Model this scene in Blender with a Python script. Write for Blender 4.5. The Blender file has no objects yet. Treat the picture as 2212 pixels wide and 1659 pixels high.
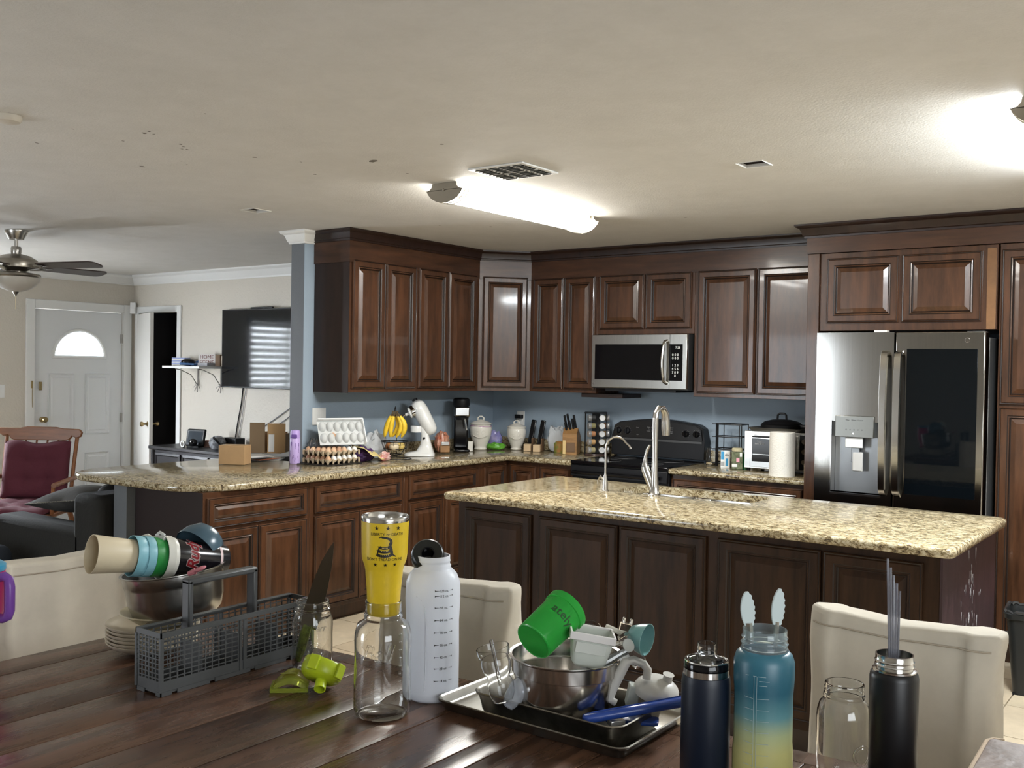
import bpy, bmesh, math, random
from math import pi, sin, cos, radians
from mathutils import Vector, Matrix
random.seed(7)
SC = bpy.context.scene
COL = SC.collection
# ------------------------------------------------------------ camera
W, H, F = 2212, 1659, 2136.4
CAM = Vector((4.983, -6.503, 1.557)); YAW, PIT, ROL = .6351, -.0157, .0159
fw = Vector((-sin(YAW)*cos(PIT), cos(YAW)*cos(PIT), sin(PIT)))
r0 = Vector((cos(YAW), sin(YAW), 0)); u0 = r0.cross(fw)
rt = r0*cos(ROL)+u0*sin(ROL); up = -r0*sin(ROL)+u0*cos(ROL)
cd = bpy.data.cameras.new('camera'); cam = bpy.data.objects.new('camera', cd); COL.objects.link(cam)
cam.matrix_world = Matrix((( rt.x, up.x, -fw.x, CAM.x), (rt.y, up.y, -fw.y, CAM.y), (rt.z, up.z, -fw.z, CAM.z), (0, 0, 0, 1)))
cd.sensor_width = 36; cd.lens = F/W*36; cd.clip_start = .05; cd.clip_end = 100
SC.camera = cam
def pt(px, py, x=None, y=None, z=None, d=None):
    """world point seen at a photo pixel, on the plane x=, y= or z=, or at depth d"""
    v = (px-W/2)/F*rt-(py-H/2)/F*up+fw
    if x is not None: t = (x-CAM.x)/v.x
    elif y is not None: t = (y-CAM.y)/v.y
    elif z is not None: t = (z-CAM.z)/v.z
    else: t = d
    return CAM+v*t
def dep(p): return (p-CAM).dot(fw)
def mpp(p): return dep(p)/F
# ------------------------------------------------------------ world, light, exposure
wd = bpy.data.worlds.new('world'); SC.world = wd; wd.use_nodes = True
bg = wd.node_tree.nodes['Background']; bg.inputs[0].default_value = (.80, .90, 1.0, 1); bg.inputs[1].default_value = 1.2
SC.view_settings.view_transform = 'Standard'; SC.view_settings.look = 'None'
SC.view_settings.exposure = 0.30; SC.view_settings.gamma = 1; SC.view_settings.use_curve_mapping = False
def area(name, loc, direction, sx, sy, power, col, spread=pi):
    l = bpy.data.lights.new(name, 'AREA'); l.shape = 'RECTANGLE'; l.size = sx; l.size_y = sy; l.energy = power; l.color = col; l.spread = spread
    o = bpy.data.objects.new(name, l); COL.objects.link(o); o.location = loc
    o.rotation_euler = Vector(direction).to_track_quat('-Z', 'Y').to_euler(); return o
area('patio_daylight', (-.45, -8.45, 1.1), (0.25, 1, -.02), 1.7, 2.0, 70, (.86, .93, 1))
area('dining_daylight', (6.15, -6.2, 1.45), (-1, .35, .12), 1.5, 1.3, 34, (.93, .97, 1))
area('front_daylight', (-4.45, -2.87, 1.48), (1, .45, .05), 1.25, 1.15, 900, (.85, .92, 1))
area('kitchen_tube', (1.84, -2.22, 2.318), (0, 0, -1), 0.13, 1.0, 20, (1, .98, .93))
area('side_tube', (4.51, -2.5, 2.318), (0, 0, -1), 0.13, 1.0, 20, (.94, .98, 1))
EMIT = 42.0
# ------------------------------------------------------------ materials
MT = {}
def sm(m):
    return m.node_tree.nodes, m.node_tree.links, m.node_tree.nodes['Principled BSDF']
def mat(name, col, rough=.5, metal=0, noise=0, nscale=8, bump=0, bscale=60, trans=0, ior=1.45, coat=0, emit=None, alpha=1, stretch=(1, 1, 1), dark=None, aniso=0, sub=0, spec=.5):
    if name in MT: return MT[name]
    m = bpy.data.materials.new(name); m.use_nodes = True; N, L, B = sm(m)
    B.inputs['Base Color'].default_value = (*col, 1); B.inputs['Roughness'].default_value = rough; B.inputs['Metallic'].default_value = metal
    B.inputs['IOR'].default_value = ior; B.inputs['Transmission Weight'].default_value = trans; B.inputs['Coat Weight'].default_value = coat
    B.inputs['Coat Roughness'].default_value = .06; B.inputs['Alpha'].default_value = alpha; B.inputs['Specular IOR Level'].default_value = spec
    if emit: B.inputs['Emission Color'].default_value = (*emit[0], 1); B.inputs['Emission Strength'].default_value = emit[1]
    if noise or bump:
        tc = N.new('ShaderNodeTexCoord'); mp = N.new('ShaderNodeMapping'); mp.inputs['Scale'].default_value = stretch
        L.new(tc.outputs['Object'], mp.inputs[0])
    if noise:
        n = N.new('ShaderNodeTexNoise'); n.inputs['Scale'].default_value = nscale; n.inputs['Detail'].default_value = 5; n.inputs['Roughness'].default_value = .65
        L.new(mp.outputs[0], n.inputs['Vector'])
        rp = N.new('ShaderNodeValToRGB'); rp.color_ramp.elements[0].position = .32; rp.color_ramp.elements[1].position = .68
        d = dark or tuple(c*(1-noise) for c in col)
        rp.color_ramp.elements[0].color = (*d, 1); rp.color_ramp.elements[1].color = (*[min(1, c*(1+noise*.5)) for c in col], 1)
        L.new(n.outputs['Fac'], rp.inputs[0]); L.new(rp.outputs[0], B.inputs['Base Color'])
    if bump:
        n2 = N.new('ShaderNodeTexNoise'); n2.inputs['Scale'].default_value = bscale; n2.inputs['Detail'].default_value = 3
        L.new(mp.outputs[0], n2.inputs['Vector'])
        b = N.new('ShaderNodeBump'); b.inputs['Strength'].default_value = bump; b.inputs['Distance'].default_value = .01
        L.new(n2.outputs['Fac'], b.inputs['Height']); L.new(b.outputs[0], B.inputs['Normal'])
    MT[name] = m; return m
def granite(name, tint=1):
    m = bpy.data.materials.new(name); m.use_nodes = True; N, L, B = sm(m)
    tc = N.new('ShaderNodeTexCoord'); mp = N.new('ShaderNodeMapping'); mp.inputs['Rotation'].default_value = (0, 0, .3); mp.inputs['Scale'].default_value = (.8, 1.7, 1.2)
    L.new(tc.outputs['Object'], mp.inputs[0])
    a = N.new('ShaderNodeTexNoise'); a.inputs['Scale'].default_value = 45; a.inputs['Detail'].default_value = 7; a.inputs['Roughness'].default_value = .78; a.inputs['Distortion'].default_value = .8
    L.new(mp.outputs[0], a.inputs['Vector'])
    r = N.new('ShaderNodeValToRGB'); e = r.color_ramp.elements
    e[0].position = .36; e[0].color = (.018, .012, .008, 1); e[1].position = .72; e[1].color = (.60*tint, .54*tint, .40*tint, 1)
    for p, c in ((.44, (.10, .07, .035)), (.49, (.27, .21, .11)), (.56, (.41, .36, .25))):
        k = e.new(p); k.color = (*[q*tint for q in c], 1)
    L.new(a.outputs['Fac'], r.inputs[0])
    b = N.new('ShaderNodeTexVoronoi'); b.inputs['Scale'].default_value = 110; L.new(mp.outputs[0], b.inputs['Vector'])
    r2 = N.new('ShaderNodeValToRGB'); r2.color_ramp.elements[0].position = .10; r2.color_ramp.elements[0].color = (.12, .09, .06, 1); r2.color_ramp.elements[1].position = .3; r2.color_ramp.elements[1].color = (1, 1, 1, 1)
    L.new(b.outputs['Distance'], r2.inputs[0])
    mx = N.new('ShaderNodeMix'); mx.data_type = 'RGBA'; mx.blend_type = 'MULTIPLY'; mx.inputs[0].default_value = .6
    L.new(r.outputs[0], mx.inputs[6]); L.new(r2.outputs[0], mx.inputs[7]); L.new(mx.outputs[2], B.inputs['Base Color'])
    B.inputs['Roughness'].default_value = .13; B.inputs['Specular IOR Level'].default_value = .6
    MT[name] = m; return m
def gradient_z(name, stops, rough=.4, trans=0, z0=0, z1=1, alpha=1):
    m = bpy.data.materials.new(name); m.use_nodes = True; N, L, B = sm(m)
    tc = N.new('ShaderNodeTexCoord'); sp = N.new('ShaderNodeSeparateXYZ'); L.new(tc.outputs['Object'], sp.inputs[0])
    mr = N.new('ShaderNodeMapRange'); mr.inputs['From Min'].default_value = z0; mr.inputs['From Max'].default_value = z1; L.new(sp.outputs['Z'], mr.inputs['Value'])
    r = N.new('ShaderNodeValToRGB'); e = r.color_ramp.elements
    e[0].position = stops[0][0]; e[0].color = (*stops[0][1], 1); e[1].position = stops[-1][0]; e[1].color = (*stops[-1][1], 1)
    for p, c in stops[1:-1]: k = e.new(p); k.color = (*c, 1)
    L.new(mr.outputs[0], r.inputs[0]); L.new(r.outputs[0], B.inputs['Base Color'])
    B.inputs['Roughness'].default_value = rough; B.inputs['Transmission Weight'].default_value = trans
    MT[name] = m; return m
wood = mat('cherry_wood', (.070, .029, .013), .30, noise=.55, nscale=3.5, stretch=(6, 6, .8), coat=.25, bump=.03, bscale=30)
woodx = mat('cherry_wood_flat', (.060, .025, .012), .32, noise=.5, nscale=3.5, stretch=(.8, .8, 7), coat=.2)
wooddk = mat('espresso_wood', (.020, .009, .006), .34, noise=.4, nscale=4, stretch=(5, 5, 1))
woodisl = mat('island_wood', (.030, .014, .0065), .45, noise=.55, nscale=3, stretch=(6, 6, .8), spec=.2)
glaze = mat('dark_glaze', (.012, .006, .004), .4)
gran = granite('granite'); 
bluewall = mat('blue_grey_paint', (.27, .335, .40), .55, bump=.12, bscale=90)
greywall = mat('grey_paint', (.115, .125, .135), .6, bump=.12, bscale=90)
cream = mat('cream_paint', (.56, .52, .45), .6, bump=.35, bscale=45)
whitep = mat('white_paint', (.70, .70, .68), .4)
black = mat('black_plastic', (.006, .006, .007), .4, spec=.3)
blackg = mat('black_gloss', (.003, .003, .004), .08, spec=.45)
blackm = mat('black_metal', (.010, .010, .011), .4, metal=.4)
steel = mat('stainless', (.50, .49, .46), .24, metal=1, noise=.12, nscale=3, stretch=(60, 60, .6))
steelp = mat('polished_steel', (.62, .61, .59), .14, metal=1)
nickel = mat('brushed_nickel', (.45, .43, .40), .27, metal=1)
chrome = mat('chrome', (.8, .8, .8), .06, metal=1)
brass = mat('antique_brass', (.32, .24, .12), .3, metal=1)
glass = mat('clear_glass', (.985, .992, .985), .0, trans=1, ior=1.45)
plast_clear = mat('clear_plastic', (.97, .98, .985), .05, trans=1, ior=1.3)
frost = mat('frosted_plastic', (.86, .88, .93), .35, trans=.45, ior=1.2)
white = mat('white_plastic', (.72, .72, .70), .35)
whitec = mat('white_ceramic', (.70, .67, .60), .12, coat=.4)
creamp = mat('cream_plastic', (.64, .59, .42), .45)
fabricw = mat('cream_cotton', (.52, .47, .385), .85, noise=.12, nscale=5, bump=.25, bscale=9)
card = mat('cardboard', (.36, .22, .11), .8, noise=.12, nscale=6)
cardd = mat('cardboard_shade_brown', (.28, .18, .10), .85, noise=.12, nscale=6)
def ceiling_mat():
    m = bpy.data.materials.new('ceiling_texture'); m.use_nodes = True; N, L, B = sm(m)
    tc = N.new('ShaderNodeTexCoord')
    n = N.new('ShaderNodeTexNoise'); n.inputs['Scale'].default_value = 120; n.inputs['Detail'].default_value = 4; L.new(tc.outputs['Object'], n.inputs['Vector'])
    b = N.new('ShaderNodeBump'); b.inputs['Strength'].default_value = .22; b.inputs['Distance'].default_value = .006; L.new(n.outputs['Fac'], b.inputs['Height']); L.new(b.outputs[0], B.inputs['Normal'])
    # scuffs and chipped spots of the old paint
    v = N.new('ShaderNodeTexNoise'); v.inputs['Scale'].default_value = 5; v.inputs['Detail'].default_value = 6; v.inputs['Roughness'].default_value = .75; L.new(tc.outputs['Object'], v.inputs['Vector'])
    r = N.new('ShaderNodeValToRGB'); r.color_ramp.elements[0].position = .3; r.color_ramp.elements[0].color = (.56, .54, .50, 1); r.color_ramp.elements[1].position = .7; r.color_ramp.elements[1].color = (.62, .598, .56, 1)
    L.new(v.outputs['Fac'], r.inputs[0]); L.new(r.outputs[0], B.inputs['Base Color']); B.inputs['Roughness'].default_value = .75
    return m
ceilm = ceiling_mat()
# ------------------------------------------------------------ mesh builder
class B:
    def __init__(s, M=None): s.b = bmesh.new(); s.M = M or Matrix(); s.mi = 0
    def v(s, *p): return s.b.verts.new(s.M @ Vector(p))
    def f(s, vs):
        try: q = s.b.faces.new(vs); q.material_index = s.mi; return q
        except ValueError: return None
    def box(s, x0, y0, z0, x1, y1, z1):
        c = [s.v(x, y, z) for z in (z0, z1) for y in (y0, y1) for x in (x0, x1)]
        for q in ((0, 2, 3, 1), (4, 5, 7, 6), (0, 1, 5, 4), (2, 6, 7, 3), (0, 4, 6, 2), (1, 3, 7, 5)): s.f([c[i] for i in q])
        return s
    def cb(s, cx, cy, cz, sx, sy, sz): return s.box(cx-sx/2, cy-sy/2, cz-sz/2, cx+sx/2, cy+sy/2, cz+sz/2)
    def lathe(s, pr, n=32, c=(0, 0), sx=1, sy=1, a0=0, a1=2*pi, cap=True, cup=True):
        full = abs(a1-a0-2*pi) < 1e-6; k = n if full else n+1; R = []
        for r, z in pr:
            if r < 1e-6: R.append([s.v(c[0], c[1], z)]); continue
            R.append([s.v(c[0]+r*cos(a0+(a1-a0)*i/n)*sx, c[1]+r*sin(a0+(a1-a0)*i/n)*sy, z) for i in range(k)])
        for A, Bq in zip(R, R[1:]):
            for i in range(n):
                j = (i+1) % k
                if len(A) == 1 and len(Bq) == 1: continue
                if len(A) == 1: s.f([A[0], Bq[j], Bq[i]])
                elif len(Bq) == 1: s.f([A[i], A[j], Bq[0]])
                else: s.f([A[i], A[j], Bq[j], Bq[i]])
        if full and cap and len(R[0]) > 1: s.f(R[0][::-1])
        if full and cup and len(R[-1]) > 1: s.f(R[-1])
        return s
    def tube(s, P, r, n=8, closed=False):
        P = [Vector(p) for p in P]; m = len(P); rr = r if isinstance(r, (list, tuple)) else [r]*m; R = []; prev = None
        for i, p in enumerate(P):
            if closed: t = (P[(i+1) % m]-P[i-1]).normalized()
            else: t = (P[min(i+1, m-1)]-P[max(i-1, 0)]).normalized()
            if prev is None: a = t.orthogonal().normalized()
            else:
                a = prev-t*prev.dot(t)
                a = a.normalized() if a.length > 1e-6 else t.orthogonal().normalized()
            prev = a; c = t.cross(a)
            R.append([s.b.verts.new(s.M @ (p+(a*cos(2*pi*k/n)+c*sin(2*pi*k/n))*rr[i])) for k in range(n)])
        pairs = list(zip(R, R[1:]))+([(R[-1], R[0])] if closed else [])
        for A, Bq in pairs:
            for k in range(n): s.f([A[k], A[(k+1) % n], Bq[(k+1) % n], Bq[k]])
        if not closed: s.f(R[0][::-1]); s.f(R[-1])
        return s
    def prism(s, poly, z0, z1, bev=0):
        """polygon in xy extruded z0..z1; bev rounds top and bottom edges"""
        def ins(p, d):
            n = len(p); out = []
            for i in range(n):
                a, b, c = Vector(p[i-1]), Vector(p[i]), Vector(p[(i+1) % n])
                e1 = (b-a).normalized(); e2 = (c-b).normalized(); n1 = Vector((-e1.y, e1.x)); n2 = Vector((-e2.y, e2.x)); q = (n1+n2)
                q = q/max(.3, q.dot(n1)); out.append(b+q*d)
            return out
        if bev: L = [(ins(poly, bev), z0), (ins(poly, bev*.3), z0+bev*.3), (poly, z0+bev), (poly, z1-bev), (ins(poly, bev*.3), z1-bev*.3), (ins(poly, bev), z1)]
        else: L = [(poly, z0), (poly, z1)]
        R = [[s.v(p[0], p[1], z) for p in pl] for pl, z in L]
        n = len(poly)
        for A, Bq in zip(R, R[1:]):
            for i in range(n): s.f([A[i], A[(i+1) % n], Bq[(i+1) % n], Bq[i]])
        s.f(R[0][::-1]); s.f(R[-1]); return s
    def rings(s, x0, z0, x1, z1, steps):
        """nested rectangles in the xz plane, out along -y: list of (inset, depth, material of the band that leads to it)"""
        R = []
        for ins, d, mi in steps:
            R.append(([s.v(x, -d, z) for x, z in ((x0+ins, z0+ins), (x1-ins, z0+ins), (x1-ins, z1-ins), (x0+ins, z1-ins))], mi))
        for (A, _), (Bq, mi) in zip(R, R[1:]):
            s.mi = mi
            for i in range(4): s.f([A[i], A[(i+1) % 4], Bq[(i+1) % 4], Bq[i]])
        s.mi = 0; s.f(R[-1][0]); s.f(R[0][0][::-1]); return s
    def ball(s, c, r, n=12, sx=1, sy=1, sz=1):
        pr = [(max(0, sin(pi*i/n))*r, -cos(pi*i/n)*r*sz+c[2]) for i in range(n+1)]
        pr[0] = (0, pr[0][1]); pr[-1] = (0, pr[-1][1]); return s.lathe(pr, n*2, (c[0], c[1]), sx, sy)
    def build(s, name, m, parent=None, smooth=35, bevel=0, segs=2, sub=0, loc=None):
        me = bpy.data.meshes.new(name); bmesh.ops.recalc_face_normals(s.b, faces=s.b.faces); s.b.to_mesh(me); s.b.free()
        for q in (m if isinstance(m, (list, tuple)) else [m]): me.materials.append(q)
        if smooth:
            for p in me.polygons: p.use_smooth = True
            me.set_sharp_from_angle(angle=radians(smooth))
        o = bpy.data.objects.new(name, me); COL.objects.link(o)
        if parent: o.parent = parent
        if loc is not None: o.location = loc
        if bevel:
            q = o.modifiers.new('b', 'BEVEL'); q.width = bevel; q.segments = segs; q.limit_method = 'ANGLE'; q.angle_limit = radians(40)
        if sub: q = o.modifiers.new('s', 'SUBSURF'); q.levels = q.render_levels = sub
        return o
def tag(o, label, cat, group=None):
    o['label'] = label; o['category'] = cat
    if group: o['group'] = group
    return o
def thing(name, label, cat, loc=(0, 0, 0), rz=0, group=None, q=None):
    o = bpy.data.objects.new(name, None); COL.objects.link(o); o.location = loc; o.empty_display_size = .05
    if q is not None: o.rotation_mode = 'QUATERNION'; o.rotation_quaternion = q
    else: o.rotation_euler = (0, 0, rz)
    return tag(o, label, cat, group)
def struct(o, label=None):
    o['kind'] = 'structure'
    if label: o['label'] = label
    return o
def dirq(d, roll=0):
    q = Vector(d).normalized().to_track_quat('Z', 'Y')
    from mathutils import Quaternion
    return q @ Quaternion((0, 0, 1), roll)
def kids(o): return [c for c in bpy.data.objects if c.parent == o]
def dup(root, loc=None, rz=None, label=None, group=None, q=None):
    r = root.copy(); COL.objects.link(r)
    if loc is not None: r.location = loc
    if rz is not None: r.rotation_euler = (0, 0, rz)
    if q is not None: r.rotation_mode = 'QUATERNION'; r.rotation_quaternion = q
    if label: r['label'] = label
    if group: r['group'] = group
    for ch in kids(root):
        c = ch.copy(); COL.objects.link(c); c.parent = r
        for g in kids(ch): d = g.copy(); COL.objects.link(d); d.parent = c
    return r
def wall_solid(pr, t):
    """outer profile (r,z) from bottom to rim -> closed profile with inner wall of thickness t"""
    inner = [(max(0, r-t), z) for r, z in pr[::-1]]
    bot = pr[0][1]+t*1.5
    inner = [(r, max(z, bot)) for r, z in inner]
    return [(0, pr[0][1])]+pr+inner+[(0, bot)]
def text_mesh(body, size, align='CENTER', ext=.0004, shear=0, sx=1):
    c = bpy.data.curves.new('t', 'FONT'); c.body = body; c.size = size; c.align_x = align; c.extrude = ext; c.shear = shear; c.resolution_u = 3
    o = bpy.data.objects.new('t', c); COL.objects.link(o); dg = bpy.context.evaluated_depsgraph_get(); dg.update()
    me = bpy.data.meshes.new_from_object(o.evaluated_get(dg)); bpy.data.objects.remove(o); bpy.data.curves.remove(c)
    for v in me.vertices: v.co.x *= sx
    return me
def put_text(name, body, size, m, parent, at=None, basis=None, wrap=None, **k):
    """flat text: at = origin, basis = 3x3 (x,y,normal); wrap = (radius, angle0, z, rfun) around the local z axis"""
    me = text_mesh(body, size, **k)
    for v in me.vertices:
        if wrap:
            R, a0, z = wrap[:3]; zz = z+v.co.y; rr = (wrap[3](zz) if len(wrap) > 3 else R)+v.co.z+.0006
            a = a0+v.co.x/R; v.co = Vector((rr*cos(a), rr*sin(a), zz))
        else: v.co = Vector(at)+basis @ v.co
    me.materials.append(m); o = bpy.data.objects.new(name, me); COL.objects.link(o); o.parent = parent; return o
def poly_wrap(name, polys, m, parent, R, a0, rfun=None, off=.0007):
    b = B()
    for p in polys:
        f = [b.v((((rfun(y) if rfun else R)+off)*cos(a0+x/R)), (((rfun(y) if rfun else R)+off)*sin(a0+x/R)), y) for x, y in p]
        b.f(f)
    return b.build(name, m, parent, smooth=0)
BF = Matrix(((1, 0, 0), (0, 0, -1), (0, 1, 0)))  # text in the xz plane facing -y
CZ = 2.445
# ============================================================ STRUCTURE
# floor of individual tiles over a grout bed
fb = struct(B().box(-4.3, -8.6, -.05, 6.3, .1, -.006).build('floor', mat('grout', (.30, .24, .17), .8)))
tmats = [mat('tile_%d' % i, c, .35, noise=.18, nscale=7) for i, c in enumerate(((.53, .44, .31), (.57, .48, .35), (.50, .41, .29)))]
tb = [B().box(.003, .003, -.006, .447, .447, .002).build('tile', tmats[i], fb) for i in range(3)]
n = 0
for i in range(-9, 14):
    for j in range(-19, 0):
        x, y = i*.45+.07, j*.45-.1+.1
        if x < -4.3 or x > 5.85 or y < -8.5: continue
        if not (-.3 < x < 5.3 and y > -5.6): continue
        o = tb[n] if n < 3 else tb[random.randrange(3)].copy()
        if n >= 3: COL.objects.link(o); o.parent = fb
        o.location = (x, y, 0); n += 1
# ceiling with two cut-outs
holes = [(3.235, -2.548, 3.347, -2.44), (.325, -2.846, .447, -2.73)]
xs = sorted({-4.3, 6.3, *[h[0] for h in holes], *[h[2] for h in holes]}); ys = sorted({-8.6, .1, *[h[1] for h in holes], *[h[3] for h in holes]})
b = B()
for i in range(len(xs)-1):
    for j in range(len(ys)-1):
        if (xs[i], ys[j]) in [(h[0], h[1]) for h in holes]: continue
        b.box(xs[i], ys[j], CZ, xs[i+1], ys[j+1], CZ+.012)
bmesh.ops.remove_doubles(b.b, verts=b.b.verts, dist=1e-5)
ceil = struct(b.build('ceiling', ceilm, smooth=0))
for h, lab in zip(holes, ('small square hole cut in the ceiling right of the air vent, wires inside', 'small square hole cut in the ceiling near the blue pillar, dark inside')):
    t = thing('ceiling_cutout', lab, 'ceiling hole', ((h[0]+h[2])/2, (h[1]+h[3])/2, CZ))
    hx, hy = (h[2]-h[0])/2, (h[3]-h[1])/2
    b = B(); e = .012
    b.box(-hx-e, -hy-e, .0125, -hx, hy+e, .10).box(hx, -hy-e, .0125, hx+e, hy+e, .10).box(-hx, -hy-e, .0125, hx, -hy, .10).box(-hx, hy, .0125, hx, hy+e, .10).box(-hx-e, -hy-e, .10, hx+e, hy+e, .11)
    b.build('dark_attic_box', mat('box_dark', (.03, .02, .015), .8), t)  # closed box above the hole, coloured dark to stand for the unlit attic
    b = B(); b.tube([(-hx-.004, -hy-.004, -.001), (hx+.004, -hy-.004, -.001), (hx+.004, hy+.004, -.001), (-hx-.004, hy+.004, -.001)], .003, 4, True)
    b.build('torn_edge', mat('torn_gypsum', (.6, .58, .53), .8), t)
    for k in range(3):
        P = [(-hx*.7+q*.02, (-.02+.02*k)+.012*sin(q*1.3+k), .03+.012*cos(q*1.7+k)) for q in range(6)]
        B().tube(P, .003, 5).build('wire', mat('wire_%d' % k, ((.5, .45, .35), (.02, .03, .08), (.3, .12, .05))[k], .5), t)
# scuffs on the ceiling
scm = mat('ceiling_chip', (.16, .14, .115), .9)
b = B()
for px, py, s in ((312, 288, 12), (322, 284, 9), (332, 290, 6), (307, 360, 12), (390, 312, 8), (396, 317, 7), (404, 323, 7), (393, 322, 6), (158, 279, 6), (80, 309, 8), (266, 305, 7), (550, 340, 9), (443, 246, 6), (392, 348, 5), (404, 356, 5), (805, 348, 22), (955, 312, 9), (680, 377, 7), (880, 375, 7), (650, 350, 5), (950, 487, 5), (1060, 489, 6), (1480, 470, 6)):
    c = pt(px, py, z=CZ-.001); r = s*mpp(c)*.55
    P = [(c.x+r*(cos(a)*.9+random.uniform(-.3, .3)), c.y+r*.9*(sin(a)+random.uniform(-.35, .35)), CZ-.0008) for a in [k*pi/4 for k in range(8)]]
    b.f([b.v(*p) for p in P][::-1])
o = b.build('paint_chips', scm, ceil, smooth=0); o['kind'] = 'stuff'
# walls
struct(B().box(-.13, 0, 0, 6.3, .1, CZ).build('wall_back', bluewall))
struct(B().box(-.0044, -2.065, 0, 0, 0, CZ).build('wall_left', bluewall))
struct(B().box(-.13, -2.065, 0, -.0045, 0, CZ).build('wall_pillar', greywall))
struct(B().box(-.13, -3.34, 0, -.005, -2.066, .875).build('wall_peninsula', greywall))
struct(B().box(-4.3, -.63, 0, -4.07, -.5, CZ).box(-4.07, -.63, 2.06, -3.43, -.5, CZ).box(-3.43, -.63, 0, -.1305, -.5, CZ).build('wall_living', cream))
wy0, wy1, wz0, wz1 = -3.55, -2.2, .85, 2.1
struct(B().box(-4.3, -8.6, 0, -4.18, wy0, CZ).box(-4.3, wy0, 0, -4.18, wy1, wz0).box(-4.3, wy0, wz1, -4.18, wy1, CZ).box(-4.3, wy1, 0, -4.18, -1.67, CZ).box(-4.3, -1.67, 2.06, -4.18, -.745, CZ).box(-4.3, -.745, 0, -4.18, -.63, CZ).build('wall_front', cream))
struct(B().box(-4.3, -8.7, 0, -1.35, -8.6, CZ).box(-1.35, -8.7, 2.1, .45, -8.6, CZ).box(.45, -8.7, 0, 6.3, -8.6, CZ).build('wall_rear', cream))
struct(B().box(6.2, -8.6, 0, 6.3, -7.0, CZ).box(6.2, -7.0, 0, 6.3, -5.4, .8).box(6.2, -7., 2.1, 6.3, -5.4, CZ).box(6.2, -5.4, 0, 6.3, 0, CZ).build('wall_right', cream))
# closet behind the half-open door
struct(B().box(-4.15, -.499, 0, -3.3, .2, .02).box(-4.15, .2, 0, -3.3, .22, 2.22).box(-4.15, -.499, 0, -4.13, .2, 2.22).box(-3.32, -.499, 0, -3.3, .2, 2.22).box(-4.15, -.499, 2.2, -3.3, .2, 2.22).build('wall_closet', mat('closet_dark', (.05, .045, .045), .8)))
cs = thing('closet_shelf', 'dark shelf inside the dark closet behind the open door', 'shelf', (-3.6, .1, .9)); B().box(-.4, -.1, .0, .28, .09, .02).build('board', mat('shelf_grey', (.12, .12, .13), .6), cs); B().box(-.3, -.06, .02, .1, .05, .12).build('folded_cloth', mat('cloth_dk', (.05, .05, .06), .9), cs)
# window_1 in the front wall with blinds (it mirrors in the TV)
w = bpy.data.objects.new('window_1', None); COL.objects.link(w); struct(w); w.location = (-4.18, (wy0+wy1)/2, 0)
hy = (wy1-wy0)/2
B().box(-.11, -hy, wz0, .012, -hy+.05, wz1).box(-.11, hy-.05, wz0, .012, hy, wz1).box(-.11, -hy, wz0, .012, hy, wz0+.05).box(-.11, -hy, wz1-.05, .012, hy, wz1).box(-.11, -.015, wz0, -.09, .015, wz1).build('window_frame', whitep, w)
B().box(-.104, -hy, wz0, -.100, hy, wz1).build('window_glass', mat('window_glass', (1, 1, 1), 0, trans=1, ior=1.05), w)
sl = None
for k in range(16):
    z = wz0+.07+k*.073
    if sl is None:
        sl = B(Matrix.Rotation(radians(54), 4, 'Y')).box(-.036, -hy+.055, -.0015, .036, hy-.055, .0015).build('blind_slat', mat('blind', (.55, .55, .52), .4), w); o = sl
    else: o = sl.copy(); COL.objects.link(o)
    o.location = (-.045, 0, z)
# window_2: patio door at the rear
w = bpy.data.objects.new('window_2', None); COL.objects.link(w); struct(w); w.location = (-.45, -8.6, 0)
B().box(-.9, -.08, 0, -.85, .01, 2.1).box(.85, -.08, 0, .9, .01, 2.1).box(-.9, -.08, 2.04, .9, .01, 2.1).box(-.9, -.08, 0, .9, .01, .06).box(-.04, -.07, 0, .04, .0, 2.1).build('window_frame', whitep, w)
w = bpy.data.objects.new('window_3', None); COL.objects.link(w); struct(w); w.location = (6.2, -6.2, 0)
B().box(-.01, -.8, .8, .09, -.74, 2.1).box(-.01, .74, .8, .09, .8, 2.1).box(-.01, -.8, 2.04, .09, .8, 2.1).box(-.01, -.8, .8, .09, .8, .86).box(0, -.03, .8, .06, .03, 2.1).build('window_frame', whitep, w)
# trims
def crown(name, P, side, zt, hgt, dep_, m, thick=.0):
    """crown moulding along 2D points P; 'side' is +1/-1 for the side it projects to"""
    pr = [(0, -hgt), (.012, -hgt), (.014, -hgt*.86), (.02, -hgt*.8), (dep_*.55, -hgt*.38), (dep_*.62, -hgt*.3), (dep_*.9, -hgt*.2), (dep_, -hgt*.12), (dep_, 0), (0, 0)]
    b = B(); R = []; n = len(P)
    for i in range(n):
        p = Vector(P[i]); a = (p-Vector(P[i-1])).normalized() if i else None; c = (Vector(P[i+1])-p).normalized() if i < n-1 else None
        na = Vector((-a.y, a.x))*side if a else None; nc = Vector((-c.y, c.x))*side if c else None
        if a and c: q = na+nc; q = q/q.dot(na)
        else: q = na or nc
        R.append([b.v(p.x+q.x*d, p.y+q.y*d, zt+z) for d, z in pr])
    k = len(pr)
    for A, Q in zip(R, R[1:]):
        for i in range(k): b.f([A[i], A[(i+1) % k], Q[(i+1) % k], Q[i]])
    b.f(R[0]); b.f(R[-1][::-1]); return b.build(name, m, None, smooth=30)
struct(crown('trim_1', [(-4.18, -5.5), (-4.18, -.63), (-.131, -.63)], -1, CZ, .10, .075, whitep))
struct(crown('trim_2', [(-.13, -.7), (-.13, -2.065), (0, -2.065), (0, -1.99)], -1, CZ, .085, .06, whitep))
# ------------------------------------------------------------ door_1: front door with fanlight
d1 = bpy.data.objects.new('door_1', None); COL.objects.link(d1); struct(d1); d1.location = (-4.18, -1.655, 0); d1.rotation_euler = (0, 0, pi/2)
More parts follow.
